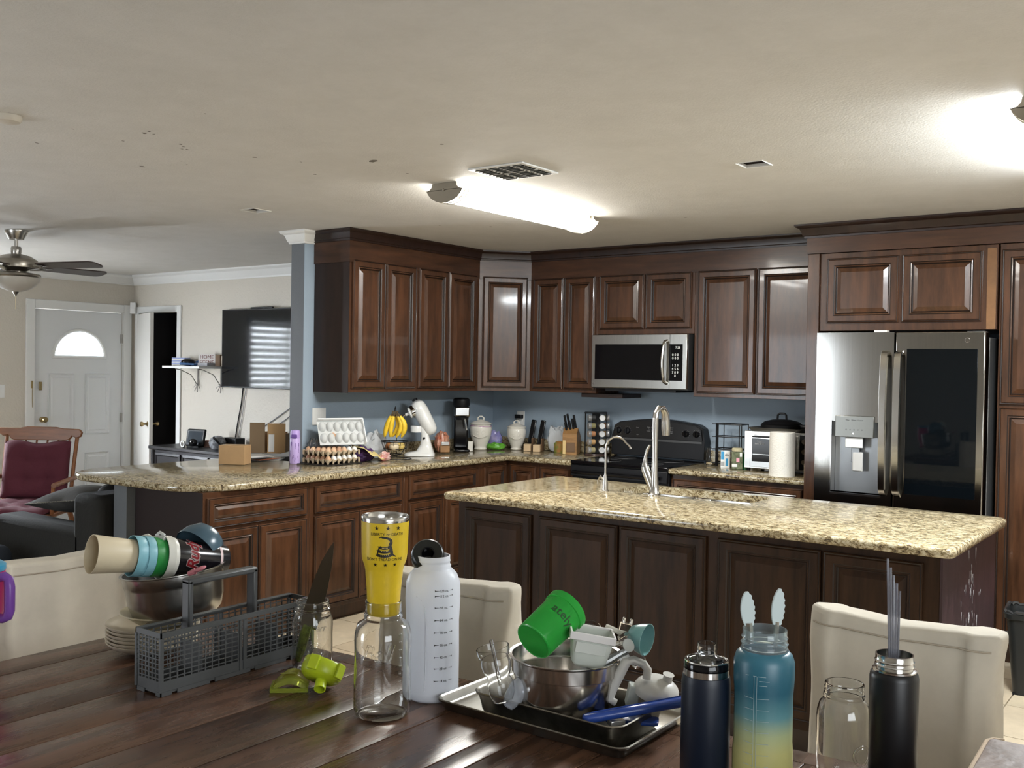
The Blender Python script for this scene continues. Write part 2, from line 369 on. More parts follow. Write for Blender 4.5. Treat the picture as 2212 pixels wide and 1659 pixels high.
# local: x along the wall (0..0.9), -y towards the room
b = B().box(-.10, -.02, 0, -.015, .02, 2.14).box(.905, -.02, 0, .99, .02, 2.14).box(-.015, -.02, 2.055, .905, .02, 2.14); b.build('door_frame', whitep, d1, bevel=.006)
b = B(); DW, DH = .9, 2.054
# slab: with half-round opening -> build as strips around an arch
cx, cz, ar = .45, 1.60, .27
arch = [(cx+ar*cos(pi-pi*i/16), cz+ar*.98*sin(pi-pi*i/16)) for i in range(17)]
top = [(x, DH) for x, _ in arch]
for y in (.02, .06):
    A = [b.v(x, y, z) for x, z in arch]; T = [b.v(x, y, z) for x, z in top]
    for i in range(16): b.f([A[i], A[i+1], T[i+1], T[i]])
    for x0, z0, x1, z1 in ((.0, 0, cx-ar, DH), (cx+ar, 0, DW, DH), (cx-ar, 0, cx+ar, cz)):
        b.f([b.v(x0, y, z0), b.v(x1, y, z0), b.v(x1, y, z1), b.v(x0, y, z1)])
for i in range(16): b.f([b.v(arch[i][0], .02, arch[i][1]), b.v(arch[i+1][0], .02, arch[i+1][1]), b.v(arch[i+1][0], .06, arch[i+1][1]), b.v(arch[i][0], .06, arch[i][1])])
slab = b.build('door_slab', mat('door_white', (.66, .67, .67), .35), d1, smooth=20)
b = B(); P = [(x, .018, z) for x, z in arch]+[(cx, .018, cz)]; b.tube(P[:-1], .016, 6); b.tube([(cx-ar-.01, .018, cz), (cx+ar+.01, .018, cz)], .016, 6)
b.build('fanlight_rim', whitep, d1)
b = B(); b.f([b.v(x, .042, z) for x, z in arch]); b.build('fanlight_pane', mat('sky_pane', (.9, .95, 1), .3, emit=((.85, .94, 1), 1.6)), d1, smooth=0)
for x0 in (.13, .51):
    for z0, z1 in ((.84, 1.44), (.14, .66)):
        b = B(); b.rings(x0, z0, x0+.26, z1, [(0, -.019, 0), (.004, -.008, 0), (.022, -.024, 0), (.045, -.012, 0), (.05, -.0195+.006, 0)]); b.build('door_panel', MT['door_white'], d1, smooth=20)
kn = B(Matrix.Translation((.075, .015, 1.0)) @ Matrix.Rotation(pi/2, 4, 'X')).lathe([(.028, 0), (.028, .006), (.012, .012), (.011, .035), (.024, .045), (.029, .058), (.022, .072), (0, .076)], 16).build('door_knob', brass, d1)
B().box(.04, .0, 1.28, .065, .016, 1.36).box(-.055, -.028, 1.30, -.035, -.02, 1.37).build('door_latch', brass, d1, bevel=.004)
B().tube([(-.045, -.03, 1.33), (-.045, -.03, 1.2), (-.042, -.03, 1.12)], .003, 6).build('chain', brass, d1)
for z in (1.75, .95): B().box(.885, .0, z, .905, .018, z+.09).build('hinge', nickel, d1)
# door_2: closet door, partly open
d2 = bpy.data.objects.new('door_2', None); COL.objects.link(d2); struct(d2); d2.location = (-4.07, -.63, 0)
B().box(-.065, -.018, 0, -.001, .0, 2.125).box(.641, -.018, 0, .705, .0, 2.125).box(-.001, -.018, 2.06, .641, .0, 2.125).box(.625, 0, 0, .6395, .13, 2.06).build('door_frame', whitep, d2, bevel=.005)
rot = Matrix.Rotation(radians(-21), 4, 'Z')
B(rot).box(.004, -.035, .01, .60, .0, 2.045).build('door_slab', mat('hollow_door', (.62, .60, .56), .45), d2, bevel=.003)
k = B(rot @ Matrix.Translation((.54, -.035, .96)) @ Matrix.Rotation(pi/2, 4, 'X')).lathe([(.026, 0), (.026, .006), (.011, .012), (.010, .035), (.022, .045), (.026, .058), (.02, .07), (0, .073)], 14); k.build('door_knob', brass, d2)
k = B(rot @ Matrix.Translation((.54, .0, .96)) @ Matrix.Rotation(-pi/2, 4, 'X')).lathe([(.026, 0), (.026, .006), (.011, .012), (.010, .035), (.022, .045), (.026, .058), (.02, .07), (0, .073)], 14); k.build('door_knob', brass, d2)
# ============================================================ CABINETS
STEPS = [(0, 0, 0), (0, .013, 0), (.004, .018, 0), (.009, .016, 1), (.013, .0205, 0), (.042, .0205, 0), (.047, .0165, 1), (.053, .0185, 0), (.058, .011, 1), (.061, .009, 1), (.085, .0185, 0), (.088, .0185, 0)]
def door(par, x0, z0, x1, z1, name='door', m=None, fr=1.0):
    w, h = x1-x0, z1-z0; k = min(1.0, min(w, h)*.42/.088)*fr
    k = min(k, min(w, h)*.45/.088)
    return B().rings(x0, z0, x1, z1, [(a*k if a > .013 else a*min(1, k), d, mi) for a, d, mi in STEPS]).build(name, [m or wood, glaze], par, smooth=0)
def cabinet(name, label, loc, rz, w, dp, z0, z1, m=wood, side=None, toe=0):
    t = thing(name, label, 'cabinet', loc, rz)
    b = B().box(.0, .0, z0+toe, w, dp, z1)
    if toe: b.box(0, .07, z0, w, dp, z0+toe)
    b.build('body', m, t, bevel=.0015, segs=1); return t
ZB, ZT = 1.385, 2.25
U = .0005
# left upper run (front at x=.33, facing +x; local x -> +y)
for (y0, y1, ds, lab) in ((-1.975, -1.325, ((-1.955, -1.652), (-1.645, -1.342)), 'dark cherry wall cabinet with two tall doors, first from the blue pillar'), (-1.3245, -.6265, ((-1.312, -.996), (-.988, -.665)), 'dark cherry wall cabinet with two tall doors, next to the corner cabinet')):
    t = cabinet('wall_cabinet', lab, (.3265, y0, 0), pi/2, y1-y0, .325, ZB, 2.27)
    for a, c in ds: door(t, a-y0, ZB+.025, c-y0, ZT)
# end panel
tag(B().box(.0015, -1.9785, ZB-.004, .329, -1.9755, 2.27).build('cabinet_gable', wooddk), 'dark espresso side panel closing the left wall cabinets beside the blue pillar', 'panel')
# corner cabinet (diagonal)
t = thing('corner_wall_cabinet', 'diagonal corner wall cabinet with a single tall raised panel door', 'cabinet', (0, 0, 0))
b = B().prism([(.001, -.001), (.001, -.626), (.3265, -.626), (.600, -.3265), (.600, -.001)], ZB, 2.27); b.build('body', wood, t, bevel=.0015, segs=1)
L = math.hypot(.600-.3265, .626-.3265); ang = math.atan2(.626-.3265, .600-.3265)
sub = B(Matrix.Translation((.3265, -.626, 0)) @ Matrix.Rotation(ang, 4, 'Z')); k = .95
sub.rings(.03, ZB+.025, L-.03, ZT, [(a*k, d, mi) for a, d, mi in STEPS]); sub.build('door', [wood, glaze], t, smooth=0)
# back upper run, front at y=-.33
def backcab(x0, x1, z0, z1, ds, lab, name='wall_cabinet', yb=-.3265, dz0=.025, dz1=None):
    t = cabinet(name, lab, (x0, yb, 0), 0, x1-x0, -yb-.001, z0, z1)
    for a, c in ds: door(t, a-x0, z0+dz0, c-x0, dz1 or ZT-.012)
    return t
backcab(.6005, 1.196, ZB, 2.27, ((.635, .903), (.915, 1.180)), 'narrow dark cherry wall cabinet with two doors between corner cabinet and microwave')
backcab(1.1965, 1.972, 1.815, 2.27, ((1.222, 1.586), (1.600, 1.95)), 'short two door wall cabinet directly above the microwave', 'short_wall_cabinet', dz0=.035)
backcab(1.9725, 2.868, ZB, 2.27, ((2.000, 2.415), (2.428, 2.845)), 'wide dark cherry wall cabinet with two doors right of the microwave')
tag(B().box(1.05, -.30, ZB-.031, 1.40, -.02, ZB-.001).build('light_rail', wooddk, bevel=.003), 'dark wooden strip light box under the cabinet left of the microwave', 'under cabinet light')
# frieze boards
fz0, fz1 = 2.2705, 2.4
t = thing('frieze', 'dark wooden frieze and crown along the top of the kitchen wall cabinets', 'cornice')
FP = [(.001, -1.985), (.337, -1.985), (.337, -.630), (.607, -.337), (2.866, -.337)]
def offset_path(b, P, th, z0, z1):
    R = []
    n = len(P)
    for i in range(n):
        p = Vector(P[i]); a = (p-Vector(P[i-1])).normalized() if i else None; c = (Vector(P[i+1])-p).normalized() if i < n-1 else None
        na = Vector((-a.y, a.x)) if a else None; nc = Vector((-c.y, c.x)) if c else None
        if a and c: q = na+nc; q = q/q.dot(na)
        else: q = na or nc
        R.append([b.v(p.x, p.y, z0), b.v(p.x+q.x*th, p.y+q.y*th, z0), b.v(p.x+q.x*th, p.y+q.y*th, z1), b.v(p.x, p.y, z1)])
    for A, Q in zip(R, R[1:]):
        for i in range(4): b.f([A[i], A[(i+1) % 4], Q[(i+1) % 4], Q[i]])
    b.f(R[0]); b.f(R[-1][::-1]); return b
offset_path(B(), FP, .018, 2.232, CZ-.076).build('frieze_board', woodx, t, smooth=0)
o = crown('crown_moulding', FP[:-1]+[(2.80, -.337)], -1, CZ-.001, .075, .045, wooddk); o.parent = t
# fridge surround: panel, over-fridge cabinet, pantry
tag(B().box(2.875, -.663, 0.001, 2.944, -.001, 2.27).build('cabinet_gable', wood, bevel=.0015), 'tall dark wooden side panel left of the refrigerator', 'panel')
backcab(2.945, 3.915, 1.81, 2.27, ((2.990, 3.402), (3.420, 3.838)), 'deep two door cabinet above the stainless refrigerator', 'refrigerator_cabinet', yb=-.648, dz0=.045, dz1=2.238)
tag(B().box(3.862, -.652, 1.811, 3.908, -.6485, 2.25).build('filler_strip', mat('raw_maple', (.20, .095, .035), .4, noise=.3, nscale=5)), 'lighter orange brown filler strip right of the cabinet above the refrigerator', 'filler strip')
t = cabinet('pantry_cabinet', 'tall dark cherry pantry cabinet at the right edge beside the refrigerator', (3.925, -.648, 0), 0, .62, .64, 0, 2.27, toe=.1)
door(t, .012, 1.405, .60, 2.238, 'upper_door'); door(t, .012, .13, .60, 1.39, 'lower_door')
t = thing('refrigerator_frieze', 'dark wooden frieze with crown above the refrigerator and pantry', 'cornice')
FQ = [(2.868, -.36), (2.868, -.672), (5.0, -.672)]
offset_path(B(), FQ, .018, 2.272, CZ-.002).build('frieze_board', woodx, t, smooth=0)
o = crown('crown_moulding', FQ, -1, CZ-.001, .08, .06, wooddk); o.parent = t
tag(B().box(4.55, -.648, 0, 5.0, -.002, 2.27).build('tall_cabinet', wood), 'plain side of the next tall cabinet beyond the pantry, outside the right edge', 'cabinet')
# base cabinets: left run
t = None
def basecab(name, lab, loc, rz, w, drawers, doors, m=wood, dp=.605, zt=.875):
    t = cabinet(name, lab, loc, rz, w, dp, 0, zt, m, toe=.1)
    for a, c in drawers: door(t, a, .685, c, .845, 'drawer', m, 1.0)
    for a, c in doors: door(t, a, .125, c, .668, 'door', m)
    return t
ys_ = [(-3.285, -2.545, [(-3.265, -2.575)], [(-3.265, -2.93), (-2.925, -2.575)], 'base cabinet with wide drawer over two doors at the free end of the peninsula'),
       (-2.5445, -1.735, [(-2.515, -1.765)], [(-2.515, -2.15), (-2.145, -1.765)], 'base cabinet with wide drawer over two doors, middle of the peninsula'),
       (-1.7345, -.925, [(-1.70, -.975)], [(-1.70, -1.355), (-1.325, -.975)], 'base cabinet with drawer over two doors below the stand mixer')]
for y0, y1, dr, do, lab in ys_:
    basecab('base_cabinet', lab, (.607, y0, 0), pi/2, y1-y0, [(a-y0, c-y0) for a, c in dr], [(a-y0, c-y0) for a, c in do])
tag(B().box(.0015, -3.289, 0, .604, -3.2855, .875).build('cabinet_gable', mat('dark_end_panel', (.012, .005, .005), .55)), 'near black end panel closing the peninsula beside the grey half wall', 'panel')
t = thing('corner_base_cabinet', 'corner base cabinet with a folding door in the inner corner of the worktop', 'cabinet')
B().prism([(.001, -.002), (.001, -.9245), (.607, -.9245), (.607, -.607), (.899, -.607), (.899, -.002)], .1, .875).build('body', wood, t)
B().prism([(.001, -.002), (.001, -.9245), (.54, -.9245), (.54, -.54), (.899, -.54), (.899, -.002)], 0, .0995).build('toe_kick', wooddk, t)
o = B(Matrix.Translation((.607, -.9245, 0)) @ Matrix.Rotation(pi/2, 4, 'Z')).rings(.022, .125, .285, .845, [(a*.85, d, mi) for a, d, mi in STEPS]).build('door', [wood, glaze], t, smooth=0)
o = B(Matrix.Translation((.607, -.607, 0))).rings(.035, .125, .27, .845, [(a*.85, d, mi) for a, d, mi in STEPS]).build('door', [wood, glaze], t, smooth=0)
basecab('base_cabinet', 'narrow base cabinet with one drawer and door left of the black range', (.8995, -.607, 0), 0, .294, [(.012, .27)], [(.012, .27)])
basecab('base_cabinet', 'base cabinet with a drawer under the granite between range and refrigerator', (1.962, -.607, 0), 0, .912, [(.02, .89)], [(.02, .45), (.46, .89)])
# ------------------------------------------------------------ worktops
def round_poly(P, rad, n=6):
    """round given corners: P list of (x,y,r)"""
    out = []; m = len(P)
    for i in range(m):
        x, y, r = P[i]
        if not r: out.append((x, y)); continue
        p = Vector((x, y)); a = (Vector(P[i-1][:2])-p).normalized(); c = (Vector(P[(i+1) % m][:2])-p).normalized()
        th = a.angle(c); d = r/math.tan(th/2); s, e = p+a*d, p+c*d; ctr = p+(a+c).normalized()*(r/sin(th/2))
        a0 = math.atan2(s.y-ctr.y, s.x-ctr.x); a1 = math.atan2(e.y-ctr.y, e.x-ctr.x)
        dd = (a1-a0+pi) % (2*pi)-pi
        for k in range(n+1): q = a0+dd*k/n; out.append((ctr.x+r*cos(q), ctr.y+r*sin(q)))
    return out
t = thing('granite_worktop', 'L-shaped speckled granite worktop with the rounded peninsula end', 'worktop')
poly = round_poly([(1.195, -.001, 0), (.001, -.001, 0), (.001, -2.066, 0), (-.131, -2.066, 0), (-.131, -2.068, 0), (-.60, -2.068, .02), (-.60, -3.45, .30), (.648, -3.36, .34), (.648, -.648, 0), (1.195, -.648, 0)], 0, 10)
B().prism(poly, .8755, .914, .012).build('slab', gran, t, smooth=50)
B().box(.002, -2.06, .9145, .022, -.0225, 1.0).build('backsplash', gran, t, bevel=.003)
B().box(.002, -.022, .9145, 1.19, -.002, 1.0).build('backsplash', gran, t, bevel=.003)
t = thing('granite_worktop', 'short granite worktop between range and refrigerator panel, under the toaster oven', 'worktop')
B().prism([(1.960, -.001), (1.960, -.648), (2.8735, -.648), (2.8735, -.001)], .8755, .914, .012).build('slab', gran, t, smooth=50)
B().box(1.965, -.022, .9145, 2.87, -.002, 1.0).box(2.85, -.60, .9145, 2.872, -.0225, 1.0).build('backsplash', gran, t, bevel=.003)
# ------------------------------------------------------------ island
t = thing('kitchen_island', 'dark wood kitchen island with five raised panel doors facing the table', 'kitchen island', (0, 0, 0))
B().box(1.76, -2.555, .0, 4.085, -1.585, .10).build('toe_kick', wooddk, t)
B().box(1.75, -2.56, .10, 4.09, -2.535, .8745).box(1.75, -1.605, .10, 4.09, -1.58, .8745).box(1.75, -2.5345, .10, 1.775, -1.6055, .8745).box(4.065, -2.5345, .10, 4.09, -1.6055, .8745).box(1.7755, -2.5345, .10, 4.0645, -1.6055, .12).build('body', woodisl, t, bevel=.002)
ib = [(1.80, 2.215), (2.262, 2.70), (2.71, 3.14), (3.195, 3.64), (3.65, 4.03)]
for a, c in ib:
    e = B(Matrix.Translation((0, -2.56, 0))); e.rings(a, .14, c, .845, [(p, d, mi) for p, d, mi in STEPS]); e.build('door', [woodisl, glaze], t, smooth=0)
pan = B().box(4.0905, -2.565, .0, 4.100, -1.575, .8745).build('side_panel', mat('scuffed_panel', (.035, .016, .02), .38, noise=.5, nscale=6, stretch=(1, 5, 1)), t)
scr = mat('scratch_white', (.34, .33, .36), .6)
b = B()
rs = random.Random(3)
for k in range(46):
    y = -2.08+rs.gauss(0, .10); z = .60+rs.gauss(0, .12); z = min(.85, max(.35, z)); l = rs.uniform(.01, .05); w_ = rs.uniform(.0008, .004)
    b.f([b.v(4.1008, y, z), b.v(4.1008, y+w_, z), b.v(4.1008, y+w_+rs.uniform(-.01, .01), z+l), b.v(4.1008, y+rs.uniform(-.01, .0), z+l)])
o = b.build('scratches', scr, t, smooth=0); o['kind'] = 'stuff'
# island worktop with sink opening
ix0, ix1, iy0, iy1 = 1.67, 4.145, -2.606, -1.535
sx0, sx1, sy0, sy1 = 2.30, 3.06, -1.955, -1.605
t = thing('island_worktop', 'large pale speckled granite slab on the island with sink cut-out', 'worktop')
b = B()
outer = round_poly([(ix0, iy0, .03), (ix1, iy0, .03), (ix1, iy1, .05), (ix0, iy1, .03)], 0, 6)
inner = round_poly([(sx0, sy0, .08), (sx1, sy0, .08), (sx1, sy1, .08), (sx0, sy1, .08)], 0, 6)
def ringmesh(b, O, I, z0, z1, bev):
    def ins(p, d):
        c = Vector(((ix0+ix1)/2, (iy0+iy1)/2)); return [(x-d*(1 if x > c.x else -1), y-d*(1 if y > c.y else -1)) for x, y in p]
    Ls = [(ins(O, bev), z1), (ins(O, bev*.3), z1-bev*.3), (O, z1-bev), (O, z0+bev), (ins(O, bev*.3), z0+bev*.3), (ins(O, bev), z0)]
    R = [[b.v(p[0], p[1], z) for p in pl] for pl, z in Ls]
    n = len(O)
    for A, Q in zip(R, R[1:]):
        for i in range(n): b.f([A[i], A[(i+1) % n], Q[(i+1) % n], Q[i]])
    It = [b.v(p[0], p[1], z1) for p in I]; Ib = [b.v(p[0], p[1], z0) for p in I]
    for i in range(n): b.f([It[i], It[(i+1) % n], Ib[(i+1) % n], Ib[i]])
    for i in range(n): b.f([R[0][i], R[0][(i+1) % n], It[(i+1) % n], It[i]]); b.f([R[-1][i], R[-1][(i+1) % n], Ib[(i+1) % n], Ib[i]])
ringmesh(b, outer, inner, .8755, .914, .012); b.build('slab', granite('granite_pale', 1.0), t, smooth=50)
# sink
t = thing('double_sink', 'stainless double bowl sink set under the island granite', 'sink', (0, 0, 0))
def basin(x0, x1, y0, y1, zt, zb):
    b = B(); R = []
    for ins, z in ((-.012, zt), (0, zt), (.004, zt-.03), (.01, zb+.04), (.03, zb+.01), (.06, zb)):
        R.append([b.v(*p, z) for p in round_poly([(x0+ins, y0+ins, .05), (x1-ins, y0+ins, .05), (x1-ins, y1-ins, .05), (x0+ins, y1-ins, .05)], 0, 5)])
    n = len(R[0])
    for A, Q in zip(R, R[1:]):
        for i in range(n): b.f([A[i], A[(i+1) % n], Q[(i+1) % n], Q[i]])
    b.f(R[-1]); return b.build('basin', steelp, t, smooth=60)
basin(2.315, 2.665, sy0+.012, sy1-.012, .8745, .70); basin(2.690, 3.045, sy0+.012, sy1-.012, .8745, .72)
# faucets
p = pt(1413, 1070, z=.914); s = mpp(p)
t = thing('kitchen_faucet', 'tall brushed nickel pull-down faucet with side lever on the island', 'faucet', p); t.scale = (1.25, 1.25, 1)
B().lathe([(.026, 0), (.026, .006), (.021, .012), (.017, .06), (.014, .12), (.012, .20), (.0125, .36), (.0125, .40)], 20).build('body', nickel, t)
B().tube([(0, 0, .39), (.0, .004, .425), (-.0, .03, .452), (0, .065, .448), (0, .085, .42), (0, .09, .38)], [.0125, .0125, .0125, .013, .0165, .018], 14).tube([(0, .09, .385), (0, .093, .34), (0, .094, .305)], [.018, .019, .016], 14).build('spout', nickel, t)
B().tube([(-.006, 0, .03), (-.022, 0, .08), (-.040, 0, .125), (-.044, 0, .145)], [.018, .02, .019, .017], 14).build('valve_body', nickel, t)
B().tube([(-.044, 0, .147), (-.045, 0, .165), (-.042, 0, .20), (-.034, 0, .235), (-.024, 0, .258)], [.016, .011, .007, .0075, .006], 12).build('lever', nickel, t)
p = pt(1307, 1060, z=.914)
t = thing('water_dispenser_faucet', 'small slim gooseneck drinking water tap on the island, left of the tall faucet', 'faucet', p)
B().lathe([(.022, 0), (.022, .003), (.016, .006), (.015, .04), (.009, .075), (.006, .09)], 16).build('base', nickel, t)
P = [(0, 0, .08), (0, 0, .20)]+[(.068-.068*cos(a), 0, .22+.072*sin(a)) for a in [k*pi/10 for k in range(0, 9)]]+[(.146, .0, .245), (.152, 0, .232)]
B().tube(P, [.0055]*(len(P)-1)+[.0075], 10).build('spout', nickel, t)
B().tube([(-.005, 0, .05), (-.03, -.0, .075), (-.045, 0, .05), (-.047, 0, .03)], [.006, .008, .005, .004], 8).build('lever', nickel, t)
# ============================================================ APPLIANCES
def logo(par, c, r, m, name='emblem'):
    """round maker's emblem on a face that looks along -y"""
    b = B(Matrix.Translation(c) @ Matrix.Rotation(pi/2, 4, 'X'))
    b.tube([(r*cos(a), r*sin(a), .001) for a in [k*pi/8+.5 for k in range(14)]], r*.13, 5)
    b.box(-r*.38, -r*.45, 0, -r*.22, r*.5, .0015).box(-r*.38, -r*.45, 0, r*.12, -r*.3, .0015).box(r*.1, -r*.05, 0, r*.95, r*.1, .0015).box(-r*.6, r*.2, 0, -r*.45, r*.35, .0015)
    return b.build(name, m, par)
# refrigerator
t = thing('refrigerator', 'stainless french door refrigerator with water dispenser and black glass panel', 'refrigerator', (2.986, -.80, 0))
rs_ = mat('fridge_side', (.17, .17, .17), .4, metal=.6)
st2 = mat('fridge_stainless', (.36, .35, .33), .12, metal=1, noise=.06, nscale=2, stretch=(60, 60, .5))
B().box(.006, .105, .02, .906, .78, 1.765).build('body', rs_, t, bevel=.004)
# left door with recess for dispenser (pieces round the recess)
b = B(); rx0, rx1, rz0, rz1 = .095, .378, .875, 1.285
b.box(0, 0, .60, rx0, .10, 1.793).box(rx1, 0, .60, .436, .10, 1.793).box(rx0, 0, .60, rx1, .10, rz0).box(rx0, 0, rz1, rx1, .10, 1.793).box(rx0, .085, rz0, rx1, .10, rz1)
bmesh.ops.remove_doubles(b.b, verts=b.b.verts, dist=1e-5)
b.build('left_door', st2, t, smooth=0)
dsm = mat('dispenser_grey', (.30, .31, .32), .3, metal=.8)
o = B(); o.box(rx0-.004, -.003, rz0-.006, rx0+.002, .085, rz1+.004).box(rx1-.002, -.003, rz0-.006, rx1+.004, .085, rz1+.004).box(rx0, -.006, rz0-.012, rx1, .085, rz0).build('dispenser_trim', steelp, t)
B().box(rx0+.003, .07, rz0, rx1-.003, .0849, rz1).build('dispenser_back', dsm, t)
dd = B().box(.120, -.014, 1.195, .338, .08, 1.318).build('dispenser_display', mat('display_grey', (.20, .20, .185), .25, metal=.8), t, bevel=.003)
put_text('display_marks', 'Filter   Water  Cubed', .011, mat('mark_dark', (.08, .08, .08), .5), dd, at=(.229, -.0145, 1.29), basis=BF)
put_text('display_marks', 'o   o   o   o   o', .016, MT['mark_dark'], dd, at=(.229, -.0145, 1.235), basis=BF)
B(Matrix.Translation((.225, -.0145, 1.217)) @ Matrix.Rotation(pi/2, 4, 'X')).lathe([(.004, 0), (.004, .002)], 10).build('light_dot', mat('dot_light', (1, 1, 1), .5, emit=((1, 1, 1), 2)), t)
B().prism([(.175, .0), (.275, .0), (.262, .055), (.188, .055)], 1.135, 1.194).build('ice_chute', white, t, bevel=.004)
B().box(.205, .02, 1.05, .250, .035, 1.135).build('nozzle_block', dsm, t, bevel=.003)
B().box(.212, .018, 1.0, .272, .032, 1.11).build('paddle', mat('paddle_grey', (.45, .44, .42), .3), t, bevel=.01, segs=3)
# right door
B().box(.444, 0, .60, .905, .10, 1.793).build('right_door', st2, t, bevel=.006)
B().box(.505, -.003, .895, .868, -.0001, 1.70).build('door_glass', mat('black_glass', (.002, .003, .004), .03, spec=.35), t, bevel=.0008)
logo(t, (.815, -.001, 1.747), .012, chrome)
for x, sg in ((.392, 1), (.470, -1)):
    P = [(x, -.0, .875), (x+sg*.002, -.035, .90)]+[(x+sg*.002, -.045-.018*sin(pi*k/10), .92+.73*k/10) for k in range(11)]+[(x+sg*.002, -.035, 1.672), (x, 0, 1.69)]
    b = B()
    R = []
    for i, q in enumerate(P):
        w_ = .021; R.append([b.v(q[0]-w_, q[1]+.006, q[2]), b.v(q[0]-w_*.8, q[1]-.006, q[2]), b.v(q[0]+w_*.8, q[1]-.006, q[2]), b.v(q[0]+w_, q[1]+.006, q[2])])
    for A, Q in zip(R, R[1:]):
        for i in range(4): b.f([A[i], A[(i+1) % 4], Q[(i+1) % 4], Q[i]])
    b.f(R[0]); b.f(R[-1][::-1]); h = b.build('door_handle', steelp, t, smooth=50)
B().box(0, 0, .05, .905, .10, .59).build('freezer_drawer', st2, t, bevel=.006)
B().box(.05, -.05, .52, .855, -.03, .545).box(.07, -.03, .525, .09, 0, .54).box(.81, -.03, .525, .83, 0, .54).build('drawer_handle', steelp, t, bevel=.004)
B().box(.03, .101, 1.7655, .12, .2, 1.80).build('hinge_cover', rs_, t, bevel=.003); B().box(.79, .101, 1.7655, .88, .2, 1.80).build('hinge_cover', rs_, t, bevel=.003)
tag(B(Matrix.Translation((3.30, -.76, 1.7945))).box(0, 0, 0, .07, .05, .012).build('small_box', mat('tag_white', (.7, .66, .6), .6)), 'small white and red tag lying on top of the refrigerator', 'tag')
# microwave
t = thing('microwave', 'stainless over the range microwave with black window and curved handle', 'microwave', (1.2005, -.40, 1.425))
B().box(.0, .02, 0, .757, .395, .385).build('body', mat('mw_body', (.03, .03, .03), .4), t, bevel=.003)
B().box(0, -.006, .006, .757, .019, .385).build('front_frame', steel, t, bevel=.004)
B().box(.03, -.009, .065, .585, -.0062, .315).build('window', blackg, t)
B().box(.625, -.009, .065, .725, -.0062, .315).build('control_panel', blackg, t)
B().box(.627, -.0075, .006, .629, -.0055, .385).build('seam', black, t)
P = [(.607, -.006, .045), (.602, -.035, .055)]+[(.602-.004*sin(pi*k/10), -.042-.02*sin(pi*k/10), .065+.255*k/10) for k in range(11)]+[(.602, -.035, .33), (.607, -.006, .34)]
b = B(); b.tube(P, .011, 8); b.build('handle', mat('handle_satin', (.62, .61, .58), .22, metal=1), t, smooth=60)
wt = mat('print_white', (.75, .75, .72), .5)
kp = '\n'.join(['0 0 0', '0 0 0', '', '1 2 3', '4 5 6', '7 8 9', '  0  '])
put_text('keypad', kp, .024, wt, t, at=(.672, -.0095, .235), basis=BF)
put_text('clock', '7:28', .022, wt, t, at=(.69, -.0095, .285), basis=BF)
logo(t, (.022, -.0075, .034), .007, chrome)
B().box(.1, .03, -.018, .66, .36, -.0005).build('under_vent', black, t)
# range
t = thing('range', 'black electric range with curved control backguard and four knobs', 'range', (1.1995, -.66, 0))
B().box(.0, .03, .02, .757, .655, .9).build('body', black, t, bevel=.004)
B().box(-.003, -.0, .895, .7595, .56, .921).build('cooktop', blackg, t, bevel=.006)
for x, y, r in ((.2, .16, .10), (.56, .16, .08), (.2, .42, .08), (.56, .42, .10)):
    B().tube([(x+r*cos(a), y+r*sin(a), .9213) for a in [k*pi/12 for k in range(24)]], .001, 4, True).build('burner_ring', mat('ring_grey', (.07, .07, .07), .4), t)
pl = [(0, .93), (0, 1.06), (.02, 1.15), (.06, 1.175)]+[(.06+.637*k/12, 1.175+.03*sin(pi*k/12)) for k in range(1, 12)]+[(.697, 1.175), (.737, 1.15), (.757, 1.06), (.757, .93)]
b = B(); A = [b.v(x, .56, z) for x, z in pl]; C = [b.v(x, .59 if z > 1.1 else .57, z) for x, z in pl]; D = [b.v(x, .655, z) for x, z in pl]; n = len(pl)
A = [b.v(x, .555 if z < 1.1 else .572, z) for x, z in pl]
for P_, Q in ((A, D),):
    for i in range(n): b.f([P_[i], P_[(i+1) % n], Q[(i+1) % n], Q[i]])
b.f(A[::-1]); b.f(D)
bmesh.ops.delete(b.b, geom=[v for v in b.b.verts if not v.link_faces], context='VERTS')
b.build('backguard', black, t, smooth=40, bevel=.004)
pn = B(); pn.box(.02, .5535, 1.045, .737, .5545, 1.06); pn.build('panel_edge', mat('seam_grey', (.05, .05, .05), .3), t)
pnl = B(); P4 = [(.015, 1.065), (.03, 1.145), (.07, 1.168)]+[(.07+.617*k/8, 1.168+.026*sin(pi*k/8)) for k in range(1, 8)]+[(.687, 1.168), (.727, 1.145), (.742, 1.065)]
R1 = [pnl.v(x, .550, z) for x, z in P4]; R2 = [pnl.v(x, .5545 if z < 1.1 else .571, z) for x, z in P4]
for i in range(len(P4)): pnl.f([R1[i], R1[(i+1) % len(P4)], R2[(i+1) % len(P4)], R2[i]])
pnl.f(R1[::-1]); pnl.build('control_panel', mat('panel_glass', (.012, .012, .013), .18), t, smooth=0)
kg = mat('knob_grey', (.16, .16, .16), .5)
for x in (.065, .14, .615, .697):
    kb = B(Matrix.Translation((x, .5495, 1.112)) @ Matrix.Rotation(pi/2, 4, 'X'))
    kb.lathe([(.023, 0), (.0235, .003), (.021, .018), (.018, .021), (0, .021)], 20).box(-.004, -.019, .0195, .004, .019, .03); kb.build('knob', blackg if x > .3 else black, t)
    b = B()
    for k in range(11):
        a = radians(-50+k*28); b.cb(x+.029*cos(a), .5488, 1.112+.029*sin(a), .003, .001, .003)
    b.build('dial_marks', kg, t)
put_text('panel_print', 'Oven', .011, kg, t, at=(.225, .549, 1.135), basis=BF); put_text('panel_print', 'Light', .010, kg, t, at=(.225, .549, 1.085), basis=BF)
